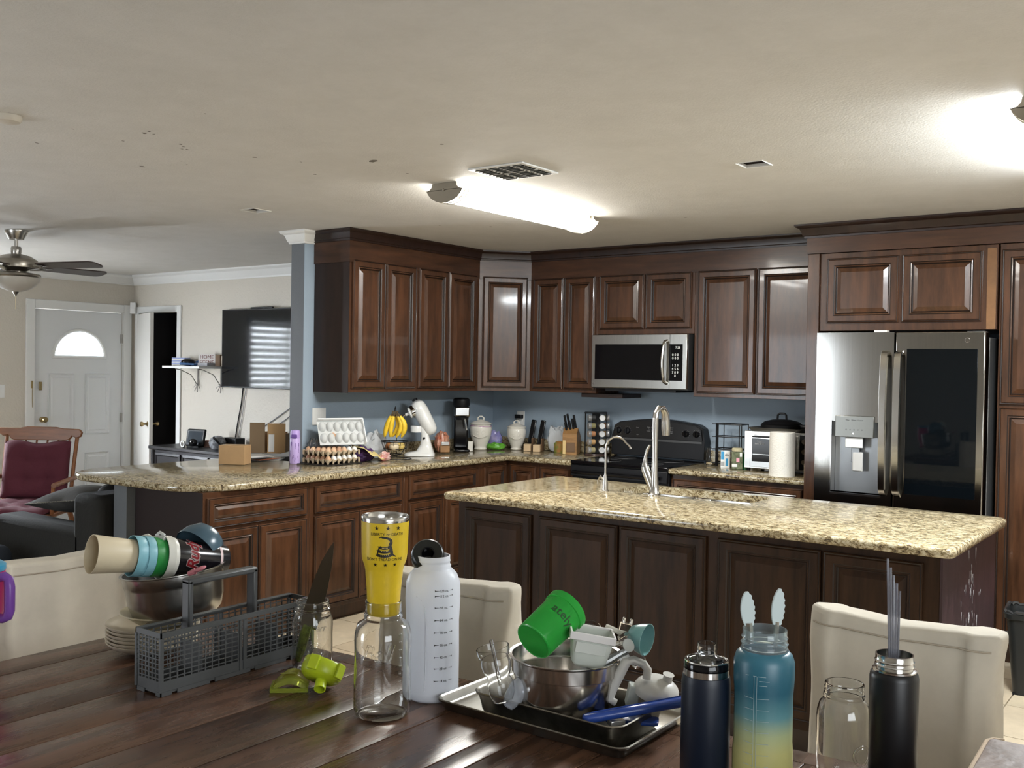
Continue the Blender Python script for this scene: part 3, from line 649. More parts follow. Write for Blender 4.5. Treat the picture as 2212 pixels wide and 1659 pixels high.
put_text('panel_print', 'Bake  Broil\n+ o  + o\nClean  Timer', .013, kg, t, at=(.335, .549, 1.14), basis=BF); put_text('panel_print', 'Timer\n- + o\nStart\nOff', .013, kg, t, at=(.50, .549, 1.145), basis=BF)
B().box(.012, -.012, .22, .745, .029, .80).build('oven_door', blackg, t, bevel=.006)
B().box(.012, -.008, .03, .745, .029, .21).build('bottom_drawer', blackg, t, bevel=.006)
B().box(0, .0, .81, .757, .029, .89).build('front_trim', black, t, bevel=.004)
b = B(); b.tube([(.05, -.012, .845), (.05, -.055, .845), (.70, -.055, .845), (.70, -.012, .845)], .012, 8); b.build('handle', blackg, t)
# outlets and switches
def plate(lab, loc, rz, w=.075, h=.115, name='outlet', duplex=True):
    t = thing(name, lab, 'outlet' if name == 'outlet' else 'switch', loc, rz)
    B().box(-w/2, -.006, -h/2, w/2, -.0005, h/2).build('cover_plate', whitep, t, bevel=.002)
    if duplex: B().box(-.017, -.008, .008, .017, -.0062, .04).box(-.017, -.008, -.04, .017, -.0062, -.008).build('socket', white, t, bevel=.002)
    return t
plate('white double outlet plate on the blue wall behind the egg cartons', (0, -1.925, 1.215), pi/2, .12, .115)
t = plate('white outlet with a black plug above the second canister', (.288, 0, 1.155), 0, .075, .115); B().box(-.035, -.045, .0, .03, -.0085, .03).build('plug', black, t, bevel=.004)
p = pt(0, 845, x=-4.18); plate('white light switch on the cream wall left of the front door', (-4.18, p.y, p.z), pi/2, .08, .12, 'light_switch', False)
p = pt(290, 658, x=-4.12)
t = thing('motion_sensor', 'small white motion sensor in the corner above the two doors', 'sensor', (-4.118, -.68, p.z-.04), pi/4)
B().box(-.028, -.018, -.055, .028, .03, .06).build('housing', whitep, t, bevel=.006); B().box(-.018, -.022, -.03, .018, -.0185, .0).build('lens', white, t, bevel=.003)
# ============================================================ CEILING THINGS
def tube_lamp(x, y0, y1, lab, ec=(1, .98, .92), em=1, mn='lamp_diffuser'):
    t = thing('ceiling_light', lab, 'ceiling light', (x, (y0+y1)/2, CZ)); hl = (y1-y0)/2
    def arc(r, h, n=12): return [(r*sin(-1.25+2.5*k/n)/sin(1.25), -h*(cos(-1.25+2.5*k/n)-cos(1.25))/(1-cos(1.25))) for k in range(n+1)]
    b = B(); rings = []
    for y in (-hl+.07, hl-.07): rings.append([b.v(px_, y, z-.030) for px_, z in arc(.105, .058)])
    for i in range(12): b.f([rings[0][i], rings[0][i+1], rings[1][i+1], rings[1][i]])
    b.build('diffuser', mat(mn, (.9, .9, .88), .4, emit=(ec, EMIT*em)), t, smooth=60)
    B().box(-.06, -hl+.02, -.03, .06, hl-.02, -.001).build('ballast', whitep, t)
    for sg in (-1, 1):
        y0_ = sg*(hl-.075); y1_ = sg*hl
        pl = [(-.075, -.001), (-.078, -.018), (-.09, -.03), (-.112, -.036)]+[(x_*1.05, z-.034) for x_, z in arc(.105, .062)]+[(.112, -.036), (.09, -.03), (.078, -.018), (.075, -.001)]
        b = B(); R = [[b.v(x_, y, z) for x_, z in pl] for y in (y1_-sg*.008, y1_)]
        for i in range(len(pl)): b.f([R[0][i], R[0][(i+1) % len(pl)], R[1][(i+1) % len(pl)], R[1][i]])
        b.f(R[0]); b.f(R[1][::-1]); e = b.build('end_cap', mat('lamp_cap', (.30, .27, .22), .35, metal=.7), t, smooth=30)
        for q in (.03, .058):
            B().tube([(x_*1.04, sg*(hl-q), z-.035) for x_, z in arc(.105, .0605)], .0028, 5).build('trim_ring', MT['lamp_cap'], e)
        B().ball((0, y1_+sg*.002, -.035), .006, 6).build('screw', MT['lamp_cap'], e)
    return t
tube_lamp(1.88, -2.87, -1.62, 'long glowing tube ceiling light over the kitchen with grey end caps')
tube_lamp(4.48, -3.02, -1.77, 'ceiling tube light cut off by the right edge, only its grey end showing', (.90, .96, 1), 2.7, 'lamp_diffuser_cool')
t = thing('air_vent', 'white square ceiling air vent above the kitchen tube light', 'vent', (2.337, -2.927, CZ))
hs, hv = .15, .14
b = B(); b.box(-hs, -hv, -.008, hs, -hv+.022, -.0005).box(-hs, hv-.022, -.008, hs, hv, -.0005).box(-hs, -hv+.022, -.008, -hs+.022, hv-.022, -.0005).box(hs-.022, -hv+.022, -.008, hs, hv-.022, -.0005)
b.build('frame', whitep, t, bevel=.002)
B().box(-.006, -hv+.02, -.009, .006, hv-.02, -.001).box(-.062, -hv+.02, -.0095, -.052, hv-.02, -.001).box(.070, -hv+.02, -.0095, .08, hv-.02, -.001).box(-hs+.02, -.005, -.0095, hs-.02, .005, -.001).build('divider', whitep, t)
for k in range(10):
    y = -hv+.03+k*.0255
    for x0, x1 in ((-hs+.024, -.063), (-.051, .069), (.081, hs-.024)):
        B(Matrix.Translation((0, y, -.007)) @ Matrix.Rotation(radians(35), 4, 'X')).box(x0, -.010, -.0006, x1, .010, .0006).build('slat', mat('vent_grey', (.22, .21, .18), .6), t, smooth=0)
B().box(-hs+.02, -hv+.02, -.0012, hs-.02, hv-.02, -.0008).build('backing', mat('vent_dark', (.03, .028, .022), .8), t)
t = thing('smoke_detector', 'round white smoke detector on the ceiling at the left edge', 'smoke detector', tuple(pt(15, 250, z=CZ)))
B().lathe([(.052, -.0005), (.052, -.012), (.045, -.022), (.02, -.028), (0, -.028)], 28).build('housing', mat('detector', (.55, .50, .42), .5), t)
# ceiling fan
t = thing('ceiling_fan', 'brushed nickel ceiling fan with dark blades and glass bowl light', 'ceiling fan', (-1.775, -3.07, 0), radians(53.6-15))
B().lathe([(.075, 2.444), (.075, 2.435), (.055, 2.40), (.048, 2.385), (0, 2.385)], 24).build('canopy', nickel, t)
B().lathe([(.012, 2.385), (.012, 2.33)], 12).lathe([(.03, 2.335), (.034, 2.325), (.034, 2.30), (.03, 2.28)], 16).build('downrod', nickel, t)
fm = mat('fan_nickel', (.36, .33, .28), .33, metal=1)
B().lathe([(.04, 2.285), (.09, 2.272), (.135, 2.245), (.145, 2.215), (.14, 2.19), (.09, 2.18), (.06, 2.165), (.06, 2.15)], 32).build('motor_housing', fm, t)
B().lathe([(.05, 2.165), (.10, 2.158), (.155, 2.148), (.158, 2.135), (.15, 2.125)], 32).build('light_ring', fm, t)
B().lathe([(.150, 2.128), (.147, 2.10), (.125, 2.07), (.085, 2.045), (.04, 2.03), (0, 2.026)], 32, cap=False).build('glass_bowl', mat('bowl_glass', (.42, .39, .34), .35), t)
B().lathe([(.022, 2.03), (.016, 2.018), (.008, 2.008), (.006, 1.998), (0, 1.995)], 14).build('finial', nickel, t)
B().tube([(0, 0, 2.0), (.0, 0, 1.91)], .0015, 4).build('pull_chain', brass, t)
bl = mat('fan_blade', (.035, .022, .018), .35)
for k in range(5):
    Mr = Matrix.Rotation(radians(-18+72*k), 4, 'Z')
    bb = B(Mr @ Matrix.Translation((0, 0, 2.205)) @ Matrix.Rotation(radians(-11), 4, 'X'))
    o = bb.prism(round_poly([(.19, -.055, .02), (.67, -.068, .045), (.67, .068, .045), (.19, .055, .02)], 0, 5), -.004, .004).build('blade', bl, t, smooth=30)
    B(Mr).tube([(.10, 0, 2.19), (.15, 0, 2.192), (.21, 0, 2.20)], [.012, .010, .012], 8).box(.17, -.035, 2.196, .245, .035, 2.2005).build('blade_arm', nickel, o)
# ============================================================ LIVING ROOM
ORD = ('first', 'second', 'third', 'fourth', 'fifth', 'sixth', 'seventh', 'eighth', 'ninth', 'tenth')
t = thing('television', 'large black wall mounted television mirroring the window blinds', 'television', (-2.045, -.632, 1.34))
B().box(-.62, -.06, 0, .62, -.03, .72).build('casing', black, t, bevel=.004)
B().box(-.61, -.0612, .012, .61, -.0602, .71).build('screen', mat('tv_screen', (.006, .007, .009), .07, spec=.45), t)
B().box(-.2, -.03, .2, .2, -.001, .5).build('wall_bracket', black, t)
B().box(-.22, -.055, .7205, .08, -.035, .735).build('sensor_bar', black, t, bevel=.003)
b = B()
t2 = thing('television_cable', 'thin black cables hanging from the television down to the console', 'cable')
A0 = pt(525, 838, y=-.64); A1 = pt(508, 950, y=-.64)
B().tube([A0+Vector((0, .0, 0)), A0.lerp(A1, .3)+Vector((.01, 0, 0)), A0.lerp(A1, .7)+Vector((0, 0, 0)), A1], .006, 5).build('cable', black, t2)
A1 = pt(514, 950, y=-.64); A0 = pt(531, 838, y=-.64); B().tube([A0, A0.lerp(A1, .5)+Vector((.01, 0, 0)), A1], .003, 5).build('cable', mat('cable_grey', (.15, .15, .16), .5), t2)
t2 = thing('wall_cable', 'two grey cables running slantwise on the wall beside the pillar', 'cable')
for a, c in (((640, 872), (540, 940)), ((640, 886), (600, 918))):
    B().tube([pt(*a, y=-.64), pt((a[0]+c[0])/2, (a[1]+c[1])/2+2, y=-.64), pt(*c, y=-.64)], .004, 5).build('cable', MT['cable_grey'], t2)
t = thing('wall_shelf', 'white floating shelf on curled metal brackets left of the television', 'shelf', (0, 0, 1.51))
shy = pt(430, 795, x=-2.70).y; shx = pt(350, 791, y=shy).x
B().box(shx, shy, 0, -2.70, -.632, .022).build('board', white, t, bevel=.002)
for x in (shx+.18, -2.74):
    b = B(); b.tube([(x, -.64, 0), (x, -.64, -.16)], .005, 6).tube([(x, shy+.02, -.005), (x, shy+.07, -.012), (x, -.72, -.06), (x, -.66, -.14), (x, -.64, -.16)], .004, 6)
    for a in range(6): b.tube([(x, -.645, -.155), (x+.035*cos(a), -.65, -.165+.03*sin(a)-.01), (x+.05*cos(a), -.655, -.19+.04*sin(a))], .003, 4)
    b.build('bracket', mat('bracket_grey', (.16, .15, .14), .5, metal=.5), t)
p = pt(391, 790, y=-.75)
for k in range(6):
    o = B().box(-.065, -.06, 0, .065, .06, .0125).build('disc_case', [white, mat('case_blue', (.3, .35, .6), .4)][k % 2], None, bevel=.001)
    o.location = (p.x, p.y, 1.5325+k*.0131); o.rotation_euler = (0, 0, .5); tag(o, 'slim disc case, %s from the top of the neat pile on the wall shelf' % ORD[5-k], 'disc case', 'disc cases piled on the wall shelf')
p = pt(412, 790, y=-.76)
t = thing('goggles', 'black goggles with blue strap lying on the wall shelf', 'goggles', (p.x+.02, -.80, 1.5325), .5)
B().ball((0, 0, .035), .05, 8, 1.5, .9, .65).build('frame', blackg, t); B().tube([(.06, 0, .03), (.11, .03, .05), (.14, .0, .02), (.08, -.05, .015), (-.06, -.05, .02)], .011, 6).build('strap', mat('strap_blue', (.03, .10, .25), .6), t)
p = pt(447, 785, y=-.72)
t = thing('printed_box', 'white box with dark red lettering standing on the wall shelf', 'box', (p.x, -.71, 1.5325), .45)
B().box(-.085, -.02, 0, .085, .02, .115).build('carton', mat('box_white', (.62, .58, .55), .6), t, bevel=.001)
put_text('lettering', 'HOME\nSCENE', .05, mat('print_red', (.16, .05, .04), .6), t, at=(0, -.0215, .07), basis=BF)
p = pt(467, 785, y=-.72)
t = thing('wooden_block', 'pair of brown wooden blocks behind the printed box on the wall shelf', 'block', (p.x+.03, -.67, 1.5325), .4)
B().box(-.06, -.03, 0, -.01, .03, .11).build('block', mat('block_brown', (.15, .09, .05), .7), t, bevel=.002); B().box(.0, -.03, 0, .07, .02, .10).build('block', mat('block_tan', (.45, .38, .30), .7), t, bevel=.002)
p = pt(460, 790, y=-.82)
t = thing('game_console', 'flat silver game console on the wall shelf next to the television', 'console', (-2.90, -.74, 1.5325))
B().box(-.18, -.04, 0, .14, .10, .03).build('case', mat('console_grey', (.35, .35, .37), .35), t, bevel=.005); B().box(-.15, -.06, .0, -.10, -.041, .02).build('plug', black, t)
# console table
ZC = .79
t = thing('console_table', 'black carved sideboard under the television behind the peninsula', 'sideboard', (-3.17, -1.12, 0))
blk = mat('painted_black', (.018, .017, .020), .35, bump=.05, bscale=25)
B().box(0, 0, ZC-.03, 1.75, .47, ZC).build('top', blk, t, bevel=.006)
B().box(.04, .03, .08, 1.71, .45, ZC-.031).build('carcass', blk, t, bevel=.004)
for k in range(4): B(Matrix.Translation((0, .03, 0))).rings(.08+k*.41, .42, .46+k*.41, ZC-.06, [(0, 0, 0), (0, .012, 0), (.02, .016, 0), (.03, .006, 0), (.09, .006, 0), (.10, .018, 0), (.12, .02, 0)]).build('drawer', blk, t, smooth=0)
for k in range(4): B(Matrix.Translation((0, .03, 0))).rings(.08+k*.41, .12, .46+k*.41, .40, [(0, 0, 0), (0, .012, 0), (.02, .016, 0), (.03, .006, 0), (.09, .006, 0), (.10, .018, 0)]).build('door', blk, t, smooth=0)
for x in (.03, 1.68): B().lathe([(.02, 0), (.03, .03), (.022, .07), (.03, .0799)], 12, (x+.02, .05)).lathe([(.028, .1), (.02, .2), (.03, .35), (.02, .5), (.028, ZC-.04)], 12, (x+.01, .035)).build('turned_post', blk, t)
def onC(px, py=965, y=-.95): p = pt(px, py, y=y); return (p.x, p.y, ZC+.0005)
t = thing('tablet_stand', 'black rugged tablet leaning on its stand on the sideboard', 'tablet', onC(420), .3)
R = Matrix.Rotation(radians(-15), 4, 'X')
B(R).box(-.10, -.015, .01, .10, .01, .17).build('case', black, t, bevel=.012); B(R).box(-.075, -.0165, .035, .075, -.0155, .145).build('screen', mat('tab_screen', (.04, .05, .06), .08), t); B().box(-.06, -.03, 0, .06, .08, .012).build('foot', black, t); B().ball((.03, -.06, .05), .035, 8, 1.3, .7, 1).build('controller', blackg, t)
t = thing('wrist_watch', 'small white round dial standing on the sideboard left of the tablet', 'watch', onC(396, y=-1.03)); B(Matrix.Translation((0, 0, .032)) @ Matrix.Rotation(pi/2, 4, 'X')).lathe([(.031, 0), (.031, .012), (.02, .012), (.02, .0)], 16, cap=False, cup=False).build('dial', white, t); B().box(-.01, .0, 0, .01, .01, .01).build('foot', black, t)
t = thing('candle_cup', 'small pinkish candle cup on the sideboard behind the tablet', 'candle', onC(447, y=-.85)); B().lathe([(.03, 0), (.033, .06), (.028, .06), (.025, .05), (0, .05)], 16).build('cup', mat('pinkish', (.35, .2, .16), .4), t)
t = thing('patterned_helmet', 'round grey speckled helmet on the sideboard', 'helmet', onC(470, y=-.92)); B().lathe([(.05, 0), (.068, .02), (.078, .06), (.06, .10), (.03, .118), (0, .122)], 20).build('shell', mat('speckle', (.3, .31, .33), .4, noise=.9, nscale=30), t); B().tube([(.02, -.06, .11), (.05, -.06, .09), (.07, -.03, .05)], .01, 6).build('rim', black, t)
t = thing('speaker_box', 'low black box on the sideboard behind the small cardboard box', 'speaker', onC(495, y=-.80)); B().box(-.06, -.05, 0, .16, .05, .10).build('box', black, t, bevel=.004); B().box(-.05, -.052, .01, .15, -.0505, .09).build('grille', blackm, t)
# sofa behind the peninsula
sf = mat('sofa_fabric', (.013, .0125, .011), .9, bump=.2, bscale=60)
t = thing('sofa', 'dark charcoal sofa behind the peninsula, its armrest end facing us', 'sofa', (0, 0, 0))
ax0 = -1.34
def soft(b, name, m, par, bev=.05, seg=4): return b.build(name, m, par, bevel=bev, segs=seg, smooth=60)
soft(B().box(ax0, -3.42, .06, -.33, -3.22, .592), 'armrest', sf, t, .045)
soft(B().box(ax0, -1.62, .06, -.33, -1.42, .60), 'armrest', sf, t, .045)
soft(B().box(-.44, -3.42, .06, -.165, -1.42, .80), 'backrest', sf, t, .05)
B().tube([(ax0-.002, -3.42, .10), (ax0-.002, -3.42, .56), (ax0+.04, -3.42, .594)], .004, 6).build('piping', mat('piping_grey', (.35, .36, .38), .6), t)
soft(B().box(ax0+.03, -3.21, .08, -.44, -1.63, .30), 'seat_base', sf, t, .03)
for k in range(2): soft(B().box(ax0+.01, -3.205+.79*k, .305, -.46, -2.42+.79*k, .45), 'seat_cushion', sf, t, .05)
for k in range(2): soft(B(Matrix.Translation((-.52, -2.81+.79*k, .64)) @ Matrix.Rotation(radians(-14), 4, 'Y')).cb(0, 0, 0, .16, .74, .36), 'back_cushion', sf, t, .07)
pf = mat('pillow_grey', (.045, .042, .038), .9, bump=.2, bscale=50)
t = thing('throw_pillow', 'dark grey pillow with a frayed pale edge on the sofa arm', 'pillow', (-.94, -3.06, .685), .15)
b = B(Matrix.Rotation(radians(-7), 4, 'Y')); n = 12; G = [[None]*(n+1) for _ in range(n+1)]
for sgn in (1, -1):
    G = [[b.v((i/n-.5)*.50*(1-.10*sin(pi*j/n)), (j/n-.5)*.46*(1-.10*sin(pi*i/n)), sgn*.085*(sin(pi*i/n)*sin(pi*j/n))**.5) for j in range(n+1)] for i in range(n+1)]
    for i in range(n):
        for j in range(n): b.f([G[i][j], G[i+1][j], G[i+1][j+1], G[i][j+1]])
bmesh.ops.remove_doubles(b.b, verts=b.b.verts, dist=1e-4); b.build('cover', pf, t, smooth=80)
b = B(Matrix.Rotation(radians(-7), 4, 'Y'))
for k in range(60):
    for sx_ in (-1,):
        y = (k/60-.5)*.44; x = -.25+.02*sin(k); b.tube([(x+.02, y, .0), (x-.008, y+.004*sin(k*3), .004)], .0012, 3)
for k in range(60):
    x = (k/60-.5)*.46; b.tube([(x, -.215+.01*sin(k), 0), (x+.004*sin(k*2.), -.232, .006)], .0012, 3)
o = b.build('fringe', mat('fringe', (.45, .42, .36), .8), t); o['kind'] = 'stuff'
p = pt(5, 1170, d=5.75)
t = thing('ottoman', 'blue grey upholstered seat edge beside the sofa at the left frame edge', 'ottoman', (p.x-.27, p.y-.2, 0), YAW)
soft(B().box(-.32, -.25, .0, .30, .25, .455), 'cushion', mat('denim_blue', (.035, .045, .065), .9, bump=.15, bscale=60), t, .08, 5)
# rocking chair
p = pt(60, 1100, d=7.5); fl = Vector((p.x, p.y, 0)); s = dep(p)/F
t = thing('rocking_chair', 'brown wooden rocking chair with tufted burgundy cushions', 'rocking chair', fl, YAW); t.scale = (1.11, 1.11, 1)
rw = mat('maple_brown', (.22, .085, .032), .35, noise=.3, nscale=4, stretch=(1, 6, 6))
zt = pt(60, 921, d=7.7).z
pl = [(-.295, .0), (-.30, -.04), (-.27, -.065), (-.235, -.055), (-.21, -.085), (-.19, -.095), (.17, -.095), (.20, -.085), (.215, -.06), (.245, -.075), (.275, -.065), (.285, -.03), (.265, -.004), (.15, .0), (.1, .01), (-.1, .012), (-.15, .0)]
Mb = Matrix.Translation((0, .20, zt-.012)) @ Matrix.Rotation(radians(-4), 4, 'X') @ Matrix.Rotation(pi/2, 4, 'X')
B(Mb).prism(pl[::-1], -.013, .013).build('top_rail', rw, t, bevel=.006)
for x in (-.25, .245): B().tube([(x, .205, zt-.07), (x*.98, .16, .75), (x*.92, .13, .44)], .014, 8).build('back_post', rw, t)
for k in range(6): x = -.19+k*.076; B().tube([(x, .205, zt-.10), (x*.95, .15, .75), (x*.88, .12, .44)], .007, 6).build('spindle', rw, t)
B().prism(round_poly([(-.27, -.30, .08), (.27, -.30, .08), (.24, .17, .05), (-.24, .17, .05)], 0, 5), .40, .435, .01).build('seat', rw, t, smooth=50)
for x in (-.29, .29):
    B().tube([(x*.9, .155, .66), (x, .0, .665), (x*1.02, -.26, .65)], .018, 8).tube([(x*.98, -.24, .65), (x*.93, -.23, .43)], .013, 8).build('armrest', rw, t)
    B().tube([(x*.8, -.20, .40), (x*.9, -.26, .05)], .018, 8).build('leg', rw, t); B().tube([(x*.8, .12, .40), (x*.9, .24, .07)], .018, 8).build('leg', rw, t)
    B().tube([(x*.9, -.42, .07), (x*.9, -.25, .028), (x*.9, 0, .016), (x*.9, .25, .04), (x*.9, .5, .11)], .015, 8).build('rocker', rw, t)
bc = mat('burgundy', (.075, .010, .020), .85, bump=.2, bscale=40)
def tufted(b, w, h, th, nx, nz):
    N_ = 24; F_ = []
    for sgn in (-1, 1):
        G = []
        for i in range(N_+1):
            row = []
            for j in range(N_+1):
                u, v_ = i/N_, j/N_; e = (sin(pi*u)*sin(pi*v_))**.28
                d_ = 1
                for a in range(1, nx):
                    for c in range(1, nz): d_ -= .55*math.exp(-(((u-a/nx)*nx*2.2)**2+((v_-c/nz)*nz*2.2)**2))
                d_ -= .10*(abs(cos(pi*u*nx))**14+abs(cos(pi*v_*nz))**14)
                row.append(b.v((u-.5)*w, sgn*th/2*e*max(.2, d_), v_*h+.012*sin(u*9)*v_))
            G.append(row)
        F_.append(G)
        for i in range(N_):
            for j in range(N_): b.f([G[i][j], G[i+1][j], G[i+1][j+1], G[i][j+1]])
    bmesh.ops.remove_doubles(b.b, verts=b.b.verts, dist=1e-5); return b
tufted(B(Matrix.Translation((-.005, .085, .50)) @ Matrix.Rotation(radians(-9), 4, 'X')), .46, zt-.11-.50, .11, 3, 3).build('back_cushion', bc, t, smooth=80)
tufted(B(Matrix.Translation((0, .12, .475)) @ Matrix.Rotation(radians(94), 4, 'X')), .50, .44, .10, 3, 3).build('seat_cushion', bc, t, smooth=80)
# ============================================================ WORKTOP ITEMS
ZK = .9145
def onK(px, x=None, y=None, py=980, dz=0):
    p = pt(px, py, x=x, y=y); return Vector((p.x, p.y, ZK+dz))
p = onK(508, py=990, x=-.22); s = mpp(p)
t = thing('cardboard_box', 'small closed cardboard box on the peninsula granite', 'box', p, YAW-.12)
B().box(-.088, -.055, 0, .083, .06, .122).build('carton', mat('cardboard_tan', (.40, .25, .12), .75, noise=.08, nscale=9), t, bevel=.002)
B().box(-.088, -.012, .1222, .083, .022, .1228).build('tape', mat('tape', (.52, .40, .25), .3), t)
# papers
mg = [mat('mag_%d' % i, c, .35) for i, c in enumerate(((.03, .03, .035), (.6, .6, .58), (.05, .06, .09), (.55, .17, .08), (.5, .5, .48), (.02, .02, .02), (.35, .33, .3)))]
z = 0
for k in range(9):
    o = B().box(-.14, -.10, 0, .14, .10, .0035).build('magazine', mg[(k*3+1) % 7], None)
    o.location = (-.36+.02*sin(k*2.2), -1.98-.015*k+.03*cos(k*1.7)-.16, ZK+z); o.rotation_euler = (0, 0, YAW+.9*sin(k*1.9)); z += .0037
    tag(o, 'glossy magazine or envelope, %s from the top of the loose pile on the peninsula' % ORD[8-k], 'magazine', 'papers piled on the peninsula')
t = thing('open_box', 'tall open cardboard box with upright flaps behind the papers', 'box', (-.43, -2.0, ZK+z), YAW-.05)
b = B(); b.box(-.105, -.06, 0, .0, -.056, .21).build('front_panel', mat('cardboard_dark', (.17, .115, .065), .9), t)  # front panel in a darker cardboard tone than the flap
B(Matrix.Rotation(0, 4, 'Z')).box(-.105, -.056, 0, -.101, .10, .13).box(.112, -.02, 0, .116, .14, .13).box(-.101, .10, 0, .112, .104, .14).box(-.101, -.055, 0, .112, .10, .004).build('carton', card, t)
B(Matrix.Translation((.03, -.045, 0)) @ Matrix.Rotation(radians(14), 4, 'Z')).box(-.015, -.004, .0045, .105, .0, .205).build('side_flap', mat('cardboard_flap', (.42, .26, .12), .8), t)
B(Matrix.Translation((.03, -.045, 0)) @ Matrix.Rotation(radians(14), 4, 'Z')).box(-.008, -.0052, .01, .03, -.0042, .13).build('shipping_label', white, t)
# lilac tumbler
p = onK(637, x=.03, py=999); p.y = min(p.y, -2.13); s = mpp(p)
lil = mat('lilac', (.50, .38, .68), .35)
t = thing('lilac_bottle', 'slim lilac bottle with purple swirl print standing before the blue pillar', 'bottle', p, YAW)
B().lathe([(.030, 0), (.0325, .004), (.0325, .155), (.031, .165)], 24).build('body', lil, t)
B().lathe([(.031, .1655), (.0315, .175), (.031, .205), (.027, .218), (0, .221)], 24).build('cap', mat('lilac_cap', (.42, .30, .62), .4), t)
b = B()
dk = mat('purple_print', (.12, .06, .25), .5); rs = random.Random(5)
for k in range(16):
    a = rs.uniform(-2.6, -.5); z0 = rs.uniform(.02, .14); r_ = rs.uniform(.006, .012)
    b.tube([((.0328)*cos(a+q*r_*9*cos(q*1.1)/10), .0328*sin(a+q*r_*9*cos(q*1.1)/10), z0+r_*sin(q*1.1)*1.2) for q in range(6)], .0012, 4)
o = b.build('print', dk, t); o['kind'] = 'stuff'
B().box(-.02, -.038, .168, .02, -.028, .192).build('clasp', dk, t, bevel=.006)
tag(B().prism(round_poly([(.0, -2.17, .03), (.33, -2.13, .03), (.33, -1.82, .03), (.03, -1.82, .03)], 0), ZK, ZK+.004).build('place_mat', black), 'thin black mat under the stacked egg trays', 'mat')
# egg trays + eggs
pulp = mat('egg_pulp', (.42, .33, .22), .9, bump=.3, bscale=60)
pulpd = mat('egg_pulp_grey', (.28, .23, .18), .9, bump=.3, bscale=60)
EX, EY, PT_ = .04, -2.09, .0462
def tray(lab, z, m):
    t = thing('egg_tray', lab, 'egg tray', (EX, EY, z))
    b = B(); nx, ny = 5, 6; N_ = 5
    G = [[b.v(i/N_*PT_, j/N_*PT_, .022-.020*(sin(pi*(i/N_ % 1))*sin(pi*(j/N_ % 1)))**.6+(.010*(cos(2*pi*i/N_)*.5+.5)*(cos(2*pi*j/N_)*.5+.5))) for j in range(ny*N_+1)] for i in range(nx*N_+1)]
    for i in range(nx*N_):
        for j in range(ny*N_): b.f([G[i][j], G[i+1][j], G[i+1][j+1], G[i][j+1]])
    o = b.build('pulp_sheet', m, t, smooth=80); q = o.modifiers.new('s', 'SOLIDIFY'); q.thickness = .0025
    b = B()
    for i in range(nx+1): b.lathe([(.006, .0), (.008, .03)], 8, (i*PT_, 0)).lathe([(.006, .0), (.008, .03)], 8, (i*PT_, ny*PT_))
    for j in range(1, ny): b.lathe([(.006, .0), (.008, .03)], 8, (nx*PT_, j*PT_))
    b.build('feet', m, t)['kind'] = 'stuff'; return t
z1 = ZK+.006; tray('pulp egg tray at the bottom of the stack on the black mat', z1, pulp); tray('upper pulp egg tray full of brown and white eggs', z1+.052, pulp)
egm = [mat('egg_%d' % i, c, .5) for i, c in enumerate(((.52, .31, .18), (.58, .38, .24), (.45, .25, .15), (.72, .70, .66)))]
eg0 = B().lathe([(0, 0), (.009, .002), (.016, .008), (.0205, .019), (.0195, .031), (.013, .045), (.006, .051), (0, .0525)], 16).build('egg', egm[0], None, smooth=80)
egv = []
for m in egm:
    me = eg0.data.copy(); me.materials.clear(); me.materials.append(m); egv.append(me)
bpy.data.objects.remove(eg0)
for lev in (0, 1):
    for i in range(5):
        for j in range(6):
            if lev == 0 and not (j == 0 or i == 4): continue
            wt_ = (lev == 1 and i >= 3 and j >= 4) or (lev == 0 and j >= 1 and i == 4)
            k = 3 if wt_ else random.randrange(3)
            o = bpy.data.objects.new('egg', egv[k]); COL.objects.link(o); o.location = (EX+(i+.5)*PT_, EY+(j+.5)*PT_, z1+.052*lev+.0055); o.rotation_euler = (random.uniform(-.05, .05), random.uniform(-.05, .05), 0); o.scale = (1, 1, .9)
            if lev: tag(o, '%s egg, %s from the left end, %s from the front, in the upper tray' % ('white' if wt_ else 'brown', ORD[j], ORD[4-i]), 'egg', ('white' if wt_ else 'brown')+' eggs in the upper tray')
            else: tag(o, '%s egg, %s from the left end, %s from the front, in the lower tray' % ('white' if wt_ else 'brown', ORD[j], ORD[4-i]), 'egg', ('white' if wt_ else 'brown')+' eggs in the lower tray')
# clear egg carton on top and open white carton behind
ZU = z1+.052+.056
def carton(name, lab, loc, q, nx, m, cap_=False):
    t = thing(name, lab, 'egg carton', loc, q=q); b = B()
    for i in range(nx):
        for j in range(2): b.lathe([(.021, 0), (.019, .02), (.012, .042), (.010, .048), (0, .048)] if not cap_ else [(.021, 0), (.017, .025), (.008, .032), (0, .033)], 10, (i*.046+.023, j*.046+.023), cap=False)
    b.box(-.004, -.004, -.002, nx*.046+.004, .096, 0); b.build('cups', m, t, smooth=50); return t
from mathutils import Quaternion
carton('clear_egg_carton', 'clear plastic egg carton upside down on top of the eggs', (.10, -2.085, ZU), Quaternion((0, 0, 1), radians(62)), 6, plast_clear)
ZU -= .0
t = carton('white_egg_carton', 'open white plastic egg carton leaning upright against the blue wall', (.17, -2.06, ZU+.015), Quaternion((0, 0, 1), radians(66)) @ Quaternion((1, 0, 0), radians(62)), 6, mat('white_film', (.75, .76, .75), .2, trans=.35, ior=1.2), True); t.scale = (1.1, 1.75, 1)
B().box(-.004, .094, -.006, .28, .099, .034).box(.276, -.004, -.006, .282, .098, .034).build('lid', mat('white_lid', (.8, .8, .78), .3), t, bevel=.003)
o = bpy.data.objects.new('egg', egv[1]); COL.objects.link(o); o.location = (.14, -1.99, ZU+.05); tag(o, 'left of the two brown eggs lying in the clear plastic carton', 'egg')
